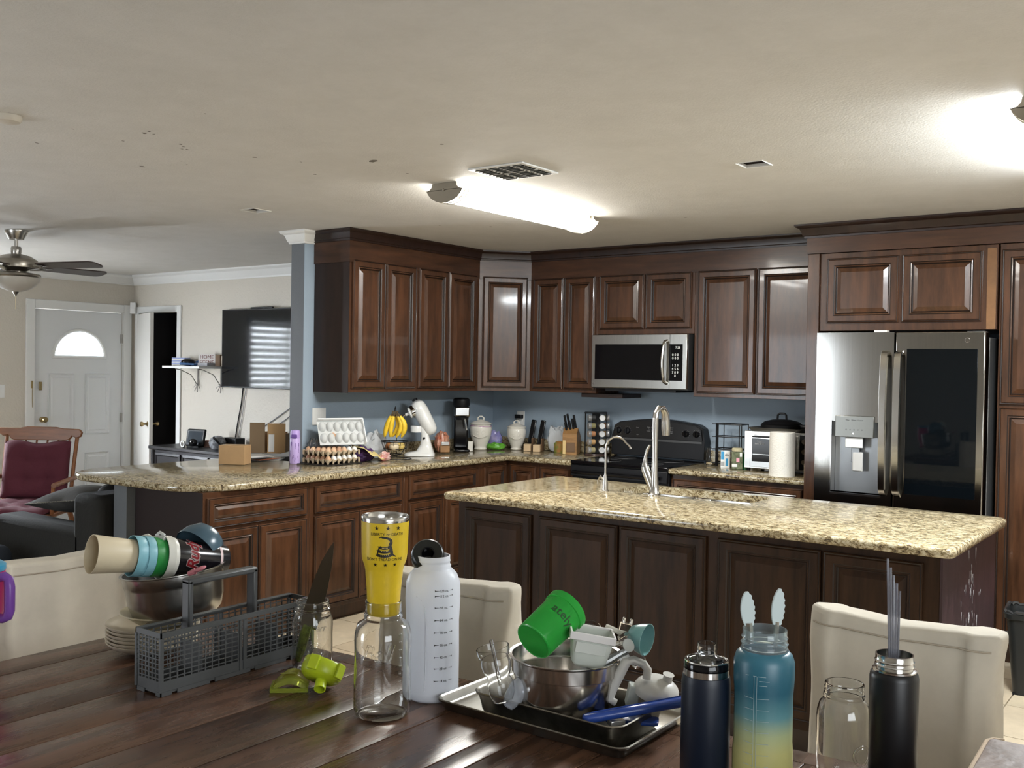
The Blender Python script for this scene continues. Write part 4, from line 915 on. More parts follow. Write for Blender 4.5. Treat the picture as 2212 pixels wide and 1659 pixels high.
o = bpy.data.objects.new('egg', egv[0]); COL.objects.link(o); o.location = (.165, -1.94, ZU+.045); o.rotation_euler = (.6, .4, 0); tag(o, 'right tilted one of the two brown eggs in the clear plastic carton', 'egg')
# bags: crumpled shapes
def crumple(name, lab, cat, loc, r, sx, sy, sz, m, seed, rz=0, amp=.28, part='film'):
    t = thing(name, lab, cat, loc, rz); b = B(); rs = random.Random(seed)
    from mathutils import noise
    N1, N2 = 14, 22; R = []
    for i in range(N1+1):
        th = pi*i/N1; ring = []
        for k in range(N2):
            ph = 2*pi*k/N2; d = Vector((sin(th)*cos(ph), sin(th)*sin(ph), -cos(th)))
            q = 1+amp*noise.noise(d*2.6+Vector((seed, 0, 0)))+amp*.6*noise.noise(d*6+Vector((0, seed, 0)))
            ring.append(b.v(d.x*r*sx*q, d.y*r*sy*q, max(0, (d.z+.85)*r*sz*q)))
        R.append(ring)
    for A, Q in zip(R, R[1:]):
        for k in range(N2): b.f([A[k], A[(k+1) % N2], Q[(k+1) % N2], Q[k]])
    b.f(R[0]); b.f(R[-1]); b.build(part, m, t, smooth=25); return t
film = mat('bag_film', (.78, .80, .82), .2, trans=.45, ior=1.1)
t = crumple('snack_bag', 'crumpled purple and red snack bag right of the egg trays', 'bag', (.22, -1.72, ZK), .06, 1.1, 1.5, .8, mat('purple_bag', (.06, .025, .10), .25), 3, .2)
crumple('snack_bag', 'small crumpled red and white wrapper in front of the purple bag', 'bag', (.30, -1.60, ZK), .035, 1, 1.3, .9, mat('red_bag', (.35, .06, .05), .25, noise=.8, nscale=14, dark=(.6, .55, .5)), 5)
t = thing('kitchen_towel', 'folded pale yellow cloth lying over the end of the egg tray', 'cloth', (.235, -1.80, ZK+.095), .3)
b = B(); G = [[b.v(.20*i/10-.06, .22*j/10-.02, .025-.07*(i/10)**2-.05*(j/10)+.006*sin(i*1.2+j)) for j in range(11)] for i in range(11)]
for i in range(10):
    for j in range(10): b.f([G[i][j], G[i+1][j], G[i+1][j+1], G[i][j+1]])
o = b.build('cloth', mat('yellow_cloth', (.62, .50, .22), .8), t, smooth=80); q = o.modifiers.new('s', 'SOLIDIFY'); q.thickness = .003
crumple('clear_bag', 'crumpled clear plastic bag behind the wire fruit basket', 'bag', (.10, -1.50, ZK), .085, .9, 1.2, 1.1, film, 8)
# banana stand with basket
p = onK(853, x=.27, py=985); s = mpp(p)
t = thing('fruit_stand', 'black wire fruit basket with tall banana hook', 'fruit stand', p, YAW)
b = B(); b.tube([(.115*cos(a), .115*sin(a)*.9, .006) for a in [k*pi/10 for k in range(20)]], .003, 5, True).build('base_ring', blackm, t)
h = 106*s
B().tube([(0, .08, .006), (0, .085, .10), (-.005, .08, .30), (-.005, .07, h), (-.005, .045, h+.022), (-.005, .01, h+.012), (-.005, .0, h-.004)], .0035, 6).build('hook_post', blackm, t)
b = B()
for z, r in ((.035, .045), (.075, .08), (.125, .098)): b.tube([(r*cos(a), r*sin(a), z) for a in [k*pi/12 for k in range(24)]], .0028 if z < .1 else .0036, 5, True)
for k in range(12): a = k*pi/6; b.tube([(0, 0, .022), (.045*cos(a), .045*sin(a), .035), (.08*cos(a), .08*sin(a), .075), (.098*cos(a), .098*sin(a), .125)], .0018, 4)
b.build('wire_basket', blackm, t)
ban = mat('banana_yellow', (.75, .50, .03), .45, noise=.25, nscale=14)
bz = p+Vector((0, 0, h-.02)); fx = r0; fy = Vector((-sin(YAW), cos(YAW), 0))
for k, (a, dx) in enumerate(((-.42, -.016), (-.2, -.003), (.02, .008), (.22, .018), (-.1, -.009))):
    o = thing('banana', ('leftmost banana hanging from the hook', 'second banana from the left on the hook', 'middle banana hanging in front on the hook', 'rightmost banana of the hanging bunch', 'banana hidden behind the hanging bunch')[k], 'banana', bz+fx*dx+fy*(-.02+(.025 if k == 4 else -.004*k)), YAW, 'bananas hanging on the hook')
    P = []
    for q in range(9):
        u = q/8; P.append((sin(a)*.15*u*.9+(.035*sin(pi*u)*(1 if k > 1 else -.25)), 0, -.165*u))
    B().tube(P[1:], [.011, .0155, .018, .0185, .018, .0165, .013, .006], 8).build('fruit', ban, o, smooth=70)
    B().tube([(0, 0, .015), (0, 0, 0), P[1]], [.005, .005, .010], 6).build('stem', mat('banana_stem', (.08, .05, .02), .7), o)
for k, (x, y, c) in enumerate(((-.03, -.02, (.30, .12, .04)), (.035, -.02, (.55, .40, .12)), (0, .04, (.5, .28, .16)), (.0, -.055, (.6, .5, .35)))):
    o = B().ball((0, 0, 0), .036, 8, 1, 1, .85).build('fruit', mat('fruit_%d' % k, c, .5), None); o.location = p+fx*x+fy*y+Vector((0, 0, .092)); tag(o, 'piece of %s fruit lying in the black wire basket' % ('dark red', 'yellow', 'orange', 'pale')[k], 'fruit')
# stand mixer
p = onK(908, x=.20, py=980); s = mpp(p)
mw = mat('mixer_white', (.72, .72, .70), .18, coat=.4)
t = thing('stand_mixer', 'white stand mixer with its head tilted up', 'mixer', p, YAW)
prf = []
b = B()
R = []
for z, x0, x1, w in ((0.001, -.115, .105, .085), (.012, -.115, .105, .085), (.022, -.10, .10, .075), (.035, -.03, .095, .062), (.08, .0, .08, .045), (.14, .005, .062, .036), (.20, .0, .055, .038), (.215, .0, .05, .034)):
    R.append([b.v(px_, py_, z) for px_, py_ in round_poly([(x0, -w, w*.6), (x1, -w, w*.6), (x1, w, w*.6), (x0, w, w*.6)], 0, 4)])
for A, Q in zip(R, R[1:]):
    n = len(A)
    for i in range(n): b.f([A[i], A[(i+1) % n], Q[(i+1) % n], Q[i]])
b.f(R[0]); b.f(R[-1]); b.build('stand', mw, t, smooth=60)
B().lathe([(.042, .215), (.044, .21), (.044, .17)], 16, (-.03, 0), cap=False).build('bowl_clamp', mw, t)
dv = Vector((-.48, 0, .88)).normalized(); hb = Vector((.085, 0, .165))
Mh = Matrix.Translation(hb) @ dirq(dv).to_matrix().to_4x4()
B(Mh).lathe([(0, -.01), (.03, -.005), (.05, .02), (.056, .06), (.058, .12), (.060, .18), (.055, .23), (.035, .262), (0, .27)], 24, sy=.95).build('head', mw, t, smooth=60)
B(Mh).lathe([(.0595, .018), (.0597, .02), (.0625, .19), (.0610, .195)], 24, sx=1.0, a0=-pi/2-.13, a1=-pi/2+.13).build('trim_band', mat('band_dark', (.05, .05, .05), .3), t)
hubd = Vector((-.88, -.1, -.42)).normalized(); hc = hb+dv*.20+hubd*.045
Mq = Matrix.Translation(hc) @ dirq(hubd).to_matrix().to_4x4()
B(Mq).lathe([(.045, -.02), (.047, .0), (.047, .018)], 22).build('hub_ring', chrome, t)
B(Mq).lathe([(.040, .0), (.040, .034), (.026, .040), (.012, .043), (.010, .065), (0, .065)], 22).build('attachment_hub', mw, t)
B().tube([hc+hubd*.05, hc+hubd*.09], .005, 6).build('shaft', chrome, t)
B(Matrix.Translation(hb+dv*.272) @ dirq(dv).to_matrix().to_4x4()).lathe([(.02, -.01), (.02, .008), (0, .012)], 14).build('end_knob', black, t)
B(Matrix.Translation((.03, -.047, .13)) @ Matrix.Rotation(pi/2, 4, 'X')).lathe([(.008, -.01), (.008, .004), (0, .006)], 10).build('speed_knob', black, t)
# bread bag right of the mixer
t = crumple('bread_bag', 'bread packet with red orange top and silver label right of the mixer', 'bread', (.13, -.80, ZK), .055, 1.0, 1.1, 1.55, mat('bread_bag', (.40, .24, .16), .3, noise=.8, nscale=12, dark=(.35, .07, .03)), 12, .3, .22, 'bag')
B(Matrix.Rotation(YAW, 4, 'Z')).box(-.03, -.078, .004, .045, -.03, .055).build('crust', mat('loaf', (.30, .16, .07), .7, noise=.3, nscale=20), t, bevel=.006); B(Matrix.Rotation(YAW, 4, 'Z')).box(-.022, -.080, .058, .040, -.05, .085).build('silver_label', mat('foil', (.6, .6, .6), .25, metal=.6), t, bevel=.003)
# coffee machine / can opener tower
p = onK(995, x=.17, py=970); s = mpp(p)
t = thing('coffee_machine', 'tall slim black coffee machine with bright silver front', 'coffee machine', p, YAW+.15)
B().box(-.058, -.10, 0, .062, .11, .022).build('base', blackg, t, bevel=.01, segs=3)
B().box(-.055, -.0, .02, .058, .10, .38).build('column', blackg, t, bevel=.015, segs=3)
B().box(-.058, -.09, .27, .060, .10, .345).build('head', mat('silver_wrap', (.42, .42, .42), .22, metal=1), t, bevel=.012, segs=3)
B().lathe([(.062, .346), (.066, .36), (.064, .40), (.05, .412), (0, .414)], 24, (0, -.01)).build('lid', black, t)
B().lathe([(.05, .245), (.058, .268)], 20, (0, -.04)).build('brew_collar', black, t)
B().tube([(.02, -.095, .255), (.03, -.11, .20), (.035, -.11, .17)], .006, 6).build('lever', chrome, t)
# canisters
def canister(lab, px_, x, y, rpx, pyb, pink):
    p = onK(px_, x=x, y=y, py=pyb); s = mpp(p); k = rpx*s/.09
    t = thing('canister', lab, 'canister', p, YAW)
    pr = [(.048, 0), (.052, .006), (.046, .018), (.05, .03), (.068, .07), (.084, .12), (.088, .165), (.084, .185), (.078, .195)]
    B().lathe([(r*k, z*k) for r, z in pr], 36).build('body', whitec, t, smooth=50)
    B().lathe([(r*k, z*k) for r, z in ((.080, .196), (.086, .203), (.085, .209), (.06, .222), (.03, .231), (.022, .236), (0, .238))], 36).build('lid', whitec, t, smooth=50)
    b = B(); b.tube([(-.022*k, 0, .228*k), (-.024*k, 0, .25*k), (-.01*k, 0, .262*k), (.01*k, 0, .262*k), (.024*k, 0, .25*k), (.022*k, 0, .228*k)], .006*k, 8); b.build('lid_handle', whitec, t, smooth=60)
    b = B()
    for sg in (-1, 1):
        P = []
        for q in range(14):
            a = q*.48; r_ = .020*(1-q/18); xx = sg*(.022+.0)+sg*r_*cos(a); zz = .135+r_*sin(a)
            P.append((xx*k, -.0865*k*math.sqrt(max(0, 1-(xx/.09)**2)), zz*k))
        b.tube(P, .0025*k, 5)
    P = [((-.06+.12*q/12)*k, -.087*k*math.sqrt(1-((-.06+.12*q/12)/.088)**2), (.118-.02*sin(pi*q/12))*k) for q in range(13)]; b.tube(P, .0022*k, 5)
    b.build('scroll_relief', whitec, t, smooth=60)
    if pink: B().tube([(.0845*k*cos(a), .0845*k*sin(a), (.186+.004*sin(a*2))*k) for a in [q*pi/16 for q in range(32)]], .0025*k, 5, True).build('ribbon', mat('mauve', (.35, .12, .30), .5), t)
    return t
canister('larger white ceramic canister with a mauve ribbon beside the coffee machine', 1038, .16, None, 24.5, 968, True)
canister('smaller white ceramic canister with scroll relief, left of the knife strips', 1115, None, -.17, 21.5, 968, False)
tag(B(Matrix.Translation(onK(1016, x=.21, py=970)) @ Matrix.Rotation(YAW, 4, 'Z')).box(-.018, -.02, 0, .02, .02, .075).build('tea_box', mat('tea_white', (.7, .68, .62), .5), bevel=.002), 'small white box between the coffee machine and the ribboned canister', 'box')
crumple('produce_bag', 'bright green bag lying between the two white canisters', 'bag', onK(1072, x=.27, py=966), .05, 1.5, 1, .6, mat('green_bag', (.10, .32, .03), .3), 21, YAW, .2)
crumple('chip_bag', 'blue and purple bag standing behind the green bag', 'bag', onK(1068, x=.17, py=960), .05, 1.2, .8, 1.5, mat('blue_bag', (.04, .06, .28), .25, noise=.7, nscale=8, dark=(.4, .35, .5)), 23, YAW, .3)
# knife strips
for k, (px_, lab) in enumerate(((1141, 'left black knife sheath leaning in a pale wooden foot'), (1161, 'right black knife sheath leaning in a pale wooden foot'))):
    p = onK(px_, y=-.19, py=974); t = thing('knife_sheath', lab, 'knife holder', p, YAW-.2)
    B().box(-.028, -.05, 0, .028, .01, .055).build('foot', mat('pale_wood', (.55, .40, .24), .5, noise=.15, nscale=5), t, bevel=.002)
    B().box(.0285, -.02, 0, .034, .11, .10).build('side_board', mat('mid_wood', (.22, .12, .06), .5), t, bevel=.002)
    B(Matrix.Translation((0, .03, .01)) @ Matrix.Rotation(radians(9), 4, 'Y') @ Matrix.Rotation(radians(-6), 4, 'X')).box(-.02, -.012, 0, .02, .012, .235).build('sheath', blackg, t, bevel=.008, segs=3)
p = onK(1203, y=-.10, py=965)
t = crumple('zip_bag', 'clear zip bag with a green lid and red food left of the knife block', 'bag', p, .075, 1.0, .6, 1.45, film, 31, YAW, .2)
B().lathe([(.045, 0), (.045, .07), (.03, .085), (0, .09)], 16, (.02, -.06)).build('contents', mat('salsa', (.35, .10, .03), .5, noise=.6, nscale=16, dark=(.08, .22, .04)), t)
# knife block
p = onK(1234, y=-.17, py=978); s = mpp(p)
t = thing('knife_block', 'slanted wooden knife block full of black handled knives', 'knife block', p, YAW-.25)
kbm = mat('acacia', (.30, .16, .06), .4, noise=.4, nscale=5, stretch=(1, 1, 5))
b = B()
for pl, x0, x1 in ((((-.075, 0), (.07, 0), (.10, .125), (-.02, .20), (-.075, .155)), -.055, .055),):
    A = [b.v(x0, y, z) for y, z in pl]; C = [b.v(x1, y, z) for y, z in pl]
    for i in range(5): b.f([A[i], A[(i+1) % 5], C[(i+1) % 5], C[i]])
    b.f(A); b.f(C[::-1])
b.build('block', kbm, t, smooth=0, bevel=.002)
B().box(-.05, -.085, .002, -.028, -.0755, .105).build('sharpening_slot', mat('light_strip', (.62, .45, .2), .5), t); B().box(-.022, -.081, .02, .04, -.0755, .09).build('label_plate', mat('mid_wood2', (.14, .08, .04), .5), t)
for i, (x, u, l) in enumerate(((-.035, .3, .115), (-.012, .25, .125), (.0, .6, .09), (.022, .5, .10), (.037, .3, .12), (-.03, .75, .08))):
    y0_, z0_ = -.075+.055*(1-u)+.01, .155+.045*(1-u)
    kq = thing('kitchen_knife', ('leftmost tall black handled knife in the wooden block', 'second tall black handled knife in the wooden block', 'short middle knife in the wooden block', 'knife right of the middle in the wooden block', 'rightmost black handled knife in the wooden block', 'short front knife in the wooden block')[i], 'knife', t.location+Matrix.Rotation(YAW-.25, 3, 'Z') @ Vector((x, y0_+.02, z0_-.004)), q=Quaternion((0, 0, 1), YAW-.25) @ Quaternion((1, 0, 0), radians(14)) @ Quaternion((0, 1, 0), radians(-8)))
    B().box(-.008, -.010, .012, .008, .010, l).build('handle', black, kq, bevel=.005, segs=3); B().box(-.0065, -.008, -.0, .0065, .008, .0118).build('bolster', steelp, kq, bevel=.001)
# spice carousel
p = onK(1286, y=-.145, py=980); s = mpp(p)
t = thing('spice_rack', 'black five tier spice carousel with silver capped jars', 'spice rack', p, YAW-.1)
B().lathe([(.085, 0), (.088, .006), (.085, .014), (0, .014)], 24).build('base', mat('rack_base', (.06, .035, .03), .3), t)
B().box(-.028, -.022, .0145, .030, .045, .315).build('core', black, t, bevel=.003)
B().box(-.085, -.085, .3155, .085, .085, .324).build('top_plate', black, t, bevel=.003)
for sx_, sy_ in ((-1, -1), (1, -1), (1, 1), (-1, 1)): B().tube([(sx_*.078, sy_*.078, .01), (sx_*.078, sy_*.078, .316)], .003, 5).build('wire', blackm, t)
cont = [mat('spice_%d' % i, c, .6) for i, c in enumerate(((.03, .03, .03), (.20, .18, .08), (.36, .16, .07), (.40, .24, .10), (.30, .26, .14)))]
j0 = None
Rz = Matrix.Rotation(YAW-.35, 4, 'Z')
vx, vy = r0, Vector((-sin(YAW), cos(YAW), 0))
for row in range(5):
    tier = ('bottom', 'second lowest', 'middle', 'second highest', 'top')[row]
    for off, dr, lab in (((-.012, -.062), (-.96, -.28), 'its cap pointing left'), ((.036, -.030), (.10, -.99), 'its round cap facing us'), ((.050, .0), (.97, -.22), 'pointing right')):
        o = thing('spice_jar', 'spice jar on the %s tier of the carousel, %s' % (tier, lab), 'spice jar', p+vx*off[0]+vy*off[1]+Vector((0, 0, .045+row*.06)), q=dirq(vx*dr[0]+vy*dr[1]), group='jars in the spice carousel')
        B().lathe([(.020, .0), (.0205, .03), (.019, .032)], 14).build('glass', cont[(4-row+(lab[0] == 'p'))%5], o); B().lathe([(.0225, .0322), (.0235, .034), (.0235, .052), (.021, .054), (0, .0535)], 16).build('cap', mat('silver_cap', (.62, .62, .62), .3, metal=.7), o)
# right of the range
p = onK(1536, y=-.20, py=1003)
t = thing('glass_jar', 'small glass jar with a little cream coloured content beside the range', 'jar', p)
B().lathe(wall_solid([(.034, 0), (.037, .006), (.037, .085), (.03, .10), (.031, .118)], .0025), 20, cup=False).build('glass', glass, t); B().lathe([(.0335, .005), (.0335, .02), (0, .02)], 18).build('contents', mat('cream_content', (.62, .5, .32), .7), t)
p = onK(1577, y=-.17, py=1003)
t = thing('wire_shelf', 'empty black three tier wire rack left of the toaster oven', 'rack', p, .05)
b = B()
for z in (.02, .115, .20, .285):
    b.tube([(-.085, -.06, z), (.10, -.06, z), (.10, .07, z), (-.085, .07, z)], .004, 5, True)
    b.box(-.11, -.062, z-.003, -.085, -.045, z+.003).box(-.11, .055, z-.003, -.085, .07, z+.003)
b.build('tiers', blackm, t)
b = B()
for x in (-.078, -.068): b.tube([(x, -.06, 0), (x, -.06, .292)], .006, 6)
for x, y in ((.085, -.06), (.10, -.06), (.10, .07), (-.075, .07)): b.tube([(x, y, 0), (x, y, .288)], .0035, 5)
b.build('uprights', blackm, t)
p = onK(1567, y=-.30, py=1012)
t = thing('milk_carton', 'small white carton with blue print before the wire rack', 'carton', p, YAW-.3)
B().box(-.03, -.022, 0, .03, .022, .112).build('carton', mat('carton_white', (.78, .78, .75), .5), t, bevel=.001); B().box(-.028, -.0232, .055, -.008, -.0222, .108).box(.002, -.0232, .012, .018, -.0222, .062).build('blue_print', mat('cyan_print', (.05, .30, .55), .5), t); B().box(-.028, -.0232, .012, -.006, -.0224, .04).build('text_block', mat('grey_print', (.35, .35, .35), .6), t)
put_text('lettering', 'abc', .022, MT['mark_dark'], t, at=(.012, -.0232, .08), basis=BF)
p = onK(1592, y=-.36, py=1013)
t = thing('herb_jar', 'square glass jar of green herbs with pink and white labels', 'jar', p, YAW-.2)
B().box(-.036, -.03, 0, .036, .03, .118).build('glass', mat('herb_glass', (.16, .18, .11), .1, noise=.6, nscale=30), t, bevel=.006); B().lathe([(.036, .119), (.036, .135), (.03, .142), (0, .143)], 18).build('cap', mat('herb_lid', (.45, .40, .25), .4), t)
B().box(-.006, -.0318, .05, .014, -.0305, .078).build('pink_label', mat('pink_label', (.75, .35, .42), .5), t); B().box(-.034, -.0318, .018, .0, -.0305, .038).box(.016, -.0318, .085, .03, -.0305, .112).build('white_label', white, t)
tag(B(Matrix.Translation(onK(1611, y=-.34, py=1010))).lathe([(.024, 0), (.025, .09), (.012, .12), (.012, .145), (0, .146)], 16).build('green_bottle', mat('dark_green', (.01, .06, .02), .2)), 'dark green bottle squeezed between herb jar and toaster oven', 'bottle')
# toaster oven
t = thing('toaster_oven', 'silver toaster oven with dark glass door on the right worktop', 'toaster oven', (2.375, -.39, ZK))
tos = mat('toaster_silver', (.62, .62, .60), .25, metal=.9)
B().box(0, .0, .018, .445, .30, .262).build('body', tos, t, bevel=.004)
B().box(.045, -.012, .03, .36, -.0005, .24).build('door_frame', tos, t, bevel=.002)
B().box(.058, -.014, .065, .350, -.0125, .215).build('door_glass', mat('oven_glass', (.012, .011, .010), .12, spec=.3), t)
B().tube([(.07, -.012, .228), (.07, -.035, .228), (.335, -.035, .228), (.335, -.012, .228)], .006, 6).build('handle', black, t)
B().box(.372, -.006, .03, .437, -.0005, .25).build('control_panel', black, t)
for z in (.21, .145, .08): B(Matrix.Translation((.405, -.0065, z)) @ Matrix.Rotation(pi/2, 4, 'X')).lathe([(.018, 0), (.016, .014), (0, .015)], 14).build('knob', steelp, t)
b = B(); b.box(.065, -.0155, .11, .345, -.0145, .114).build('rack_line', tos, t)
put_text('print', 'Toast\nBake  Broil', .014, MT['grey_print'], t, at=(.11, -.0155, .19), basis=BF)
for x in (.02, .42):
    for y in (.03, .27): B().lathe([(.012, 0), (.014, .017)], 8, (x, y)).build('foot', black, t)
t = thing('baking_tray', 'grey baking tray lying on the toaster oven', 'tray', (2.40, -.40, ZK+.263))
B().prism(round_poly([(.02, .02, .02), (.33, .02, .02), (.33, .24, .02), (.02, .24, .02)], 0), 0, .004).build('bottom', mat('tray_grey', (.16, .15, .13), .35, metal=.8), t)
b = B(); R = [[b.v(*q, z) for q in round_poly([(.02-e, .02-e, .02), (.33+e, .02-e, .02), (.33+e, .24+e, .02), (.02-e, .24+e, .02)], 0)] for e, z in ((0, .0), (.02, .022), (.024, .022), (.005, .0))]
for A, Q in zip(R, R[1:]):
    for i in range(len(A)): b.f([A[i], A[(i+1) % len(A)], Q[(i+1) % len(A)], Q[i]])
b.build('rim', MT['tray_grey'], t, smooth=40)
t = thing('griddle_pan', 'black lidded griddle pan with looped handle on top of the baking tray', 'pan', (2.58, -.27, ZK+.2685))
B().lathe([(.10, 0), (.13, .012), (.135, .035), (.125, .04)], 28).build('pan', blackm, t); B().lathe([(.128, .041), (.11, .055), (.06, .068), (0, .072)], 28).build('lid', black, t)
B().tube([(-.03, 0, .07), (-.028, 0, .098), (-.015, 0, .108), (.015, 0, .108), (.028, 0, .098), (.03, 0, .07)], .007, 8).build('lid_knob', black, t)
B().tube([(.12, -.01, .03), (.18, -.03, .028), (.21, -.03, .022)], [.012, .014, .008], 8).build('handle', black, t)
p = onK(1689, y=-.545, py=1020); s = mpp(p); r_ = 27.3*s
t = thing('paper_towel_roll', 'white paper towel roll standing in front of the toaster oven', 'paper towel', p)
B().lathe([(r_, 0), (r_, .27), (r_-.003, .273), (.02, .273), (.02, .26)], 40, cup=False).build('roll', mat('paper_white', (.72, .69, .62), .9, bump=.4, bscale=120), t, smooth=40)
B().lathe([(.0195, .0), (.0195, .272), (.017, .272), (.017, .2)], 20, cup=False).build('core', card, t)
# trash bin
p = pt(2215, 1300, y=-1.0)
t = thing('trash_bin', 'black plastic waste bin with bag rim at the right edge', 'trash bin', (4.235, -1.05, 0), .1)
B().prism([(-.13, -.10), (.13, -.10), (.13, .10), (-.13, .10)], 0, .01).build('bottom', black, t)
b = B(); R = [[b.v(x*k, y*k, z) for x, y in round_poly([(-.13, -.10, .03), (.13, -.10, .03), (.13, .10, .03), (-.13, .10, .03)], 0)] for k, z in ((1, 0), (1.25, .37), (1.33, .375), (1.36, .40), (1.25, .405), (1.2, .37), (.97, .02))]
for A, Q in zip(R, R[1:]):
    for i in range(len(A)): b.f([A[i], A[(i+1) % len(A)], Q[(i+1) % len(A)], Q[i]])
b.build('bin', mat('bin_black', (.012, .013, .013), .4), t, smooth=40)
b = B(); b.tube([(1.3*x, 1.3*y, .405+.006*sin(i*2.3)) for i, (x, y) in enumerate(round_poly([(-.13, -.10, .04), (.13, -.10, .04), (.13, .10, .04), (-.13, .10, .04)], 0))], .009, 5, True); b.build('liner_rim', mat('liner', (.03, .03, .03), .15), t)
# ============================================================ DINING TABLE
ZT_ = .79
def farE(x): return -4.702+.089*(x-2.452)
t = thing('dining_table', 'large dark brown glossy plank dining table in the foreground', 'table', (0, 0, 0))
def tablewood(name, base, seed):
    m = bpy.data.materials.new(name); m.use_nodes = True; N, L, Bq = sm(m)
    tc = N.new('ShaderNodeTexCoord'); mp = N.new('ShaderNodeMapping'); mp.inputs['Scale'].default_value = (14, 1.3, 14); mp.inputs['Location'].default_value = (seed*3.1, seed, 0); L.new(tc.outputs['Object'], mp.inputs[0])
    n_ = N.new('ShaderNodeTexNoise'); n_.inputs['Scale'].default_value = 1.6; n_.inputs['Detail'].default_value = 8; n_.inputs['Roughness'].default_value = .7; n_.inputs['Distortion'].default_value = .6; L.new(mp.outputs[0], n_.inputs['Vector'])
    r = N.new('ShaderNodeValToRGB'); e = r.color_ramp.elements; e[0].position = .30; e[0].color = (*[c*.35 for c in base], 1); e[1].position = .74; e[1].color = (*[c*1.7 for c in base], 1); L.new(n_.outputs['Fac'], r.inputs[0]); L.new(r.outputs[0], Bq.inputs['Base Color'])
    rr = N.new('ShaderNodeMapRange'); rr.inputs['To Min'].default_value = .17; rr.inputs['To Max'].default_value = .38; L.new(n_.outputs['Fac'], rr.inputs['Value']); L.new(rr.outputs[0], Bq.inputs['Roughness'])
    bp = N.new('ShaderNodeBump'); bp.inputs['Strength'].default_value = .12; bp.inputs['Distance'].default_value = .004; L.new(n_.outputs['Fac'], bp.inputs['Height']); L.new(bp.outputs[0], Bq.inputs['Normal'])
    Bq.inputs['Specular IOR Level'].default_value = .45; MT[name] = m; return m
tw = [tablewood('table_wood_%d' % i, c, i) for i, c in enumerate(((.085, .042, .024), (.098, .048, .028), (.076, .037, .021)))]
YN = -5.95; XR = 5.35; EB = .062
xsm = [2.452, 2.572, 2.74, 2.90, 3.06, 3.22, 3.40, 3.58, 3.742, 3.802, 3.97, 4.14, 4.31, 4.48, 4.65, 4.82, 5.0, 5.18, XR]
for i, (a, c) in enumerate(zip(xsm, xsm[1:])):
    g = .0012; top_ = (farE(a)-(0 if i == 0 else EB+g), farE(c)-(0 if i == 0 else EB+g))
    B().prism([(a+g, YN), (c-g, YN), (c-g, top_[1]), (a+g, top_[0])], ZT_-.035, ZT_, .0016).build('plank', tw[i % 3], t, smooth=30)
B().prism([(2.5735, farE(2.5735)-EB), (XR, farE(XR)-EB), (XR, farE(XR)), (2.5735, farE(2.5735))], ZT_-.035, ZT_, .0016).build('end_plank', tw[2], t, smooth=30)
B().box(2.53, YN+.08, ZT_-.13, 2.56, -4.80, ZT_-.036).box(2.56, -4.83, ZT_-.13, XR-.1, -4.80, ZT_-.036).build('apron', tw[1], t)
for x, y in ((2.53, -4.90), (XR-.2, -4.90), (2.53, YN+.1), (XR-.2, YN+.1)): B().box(x, y, 0, x+.09, y+.09, ZT_-.036).build('leg', tw[0], t, bevel=.006)
# box with worn leather-like top at the right
t = thing('leather_case', 'worn brown leather covered case at the bottom right corner of the table', 'case', (4.622, -4.53, ZT_+.0005), .03)
wl = mat('worn_leather', (.17, .12, .095), .5, noise=.45, nscale=7, bump=.25, bscale=40)
b = B(); b.prism(round_poly([(0, -.62, .02), (.40, -.62, .02), (.40, 0, .02), (0, 0, .02)], 0), 0, .108, .010); b.build('case', wl, t, smooth=60)
b = B(); b.tube([(.004, -.61, .104), (.004, -.02, .104), (.012, -.004, .104), (.03, .0, .104)], .0045, 6); b.build('worn_edge', mat('raw_edge', (.42, .32, .22), .8), t)
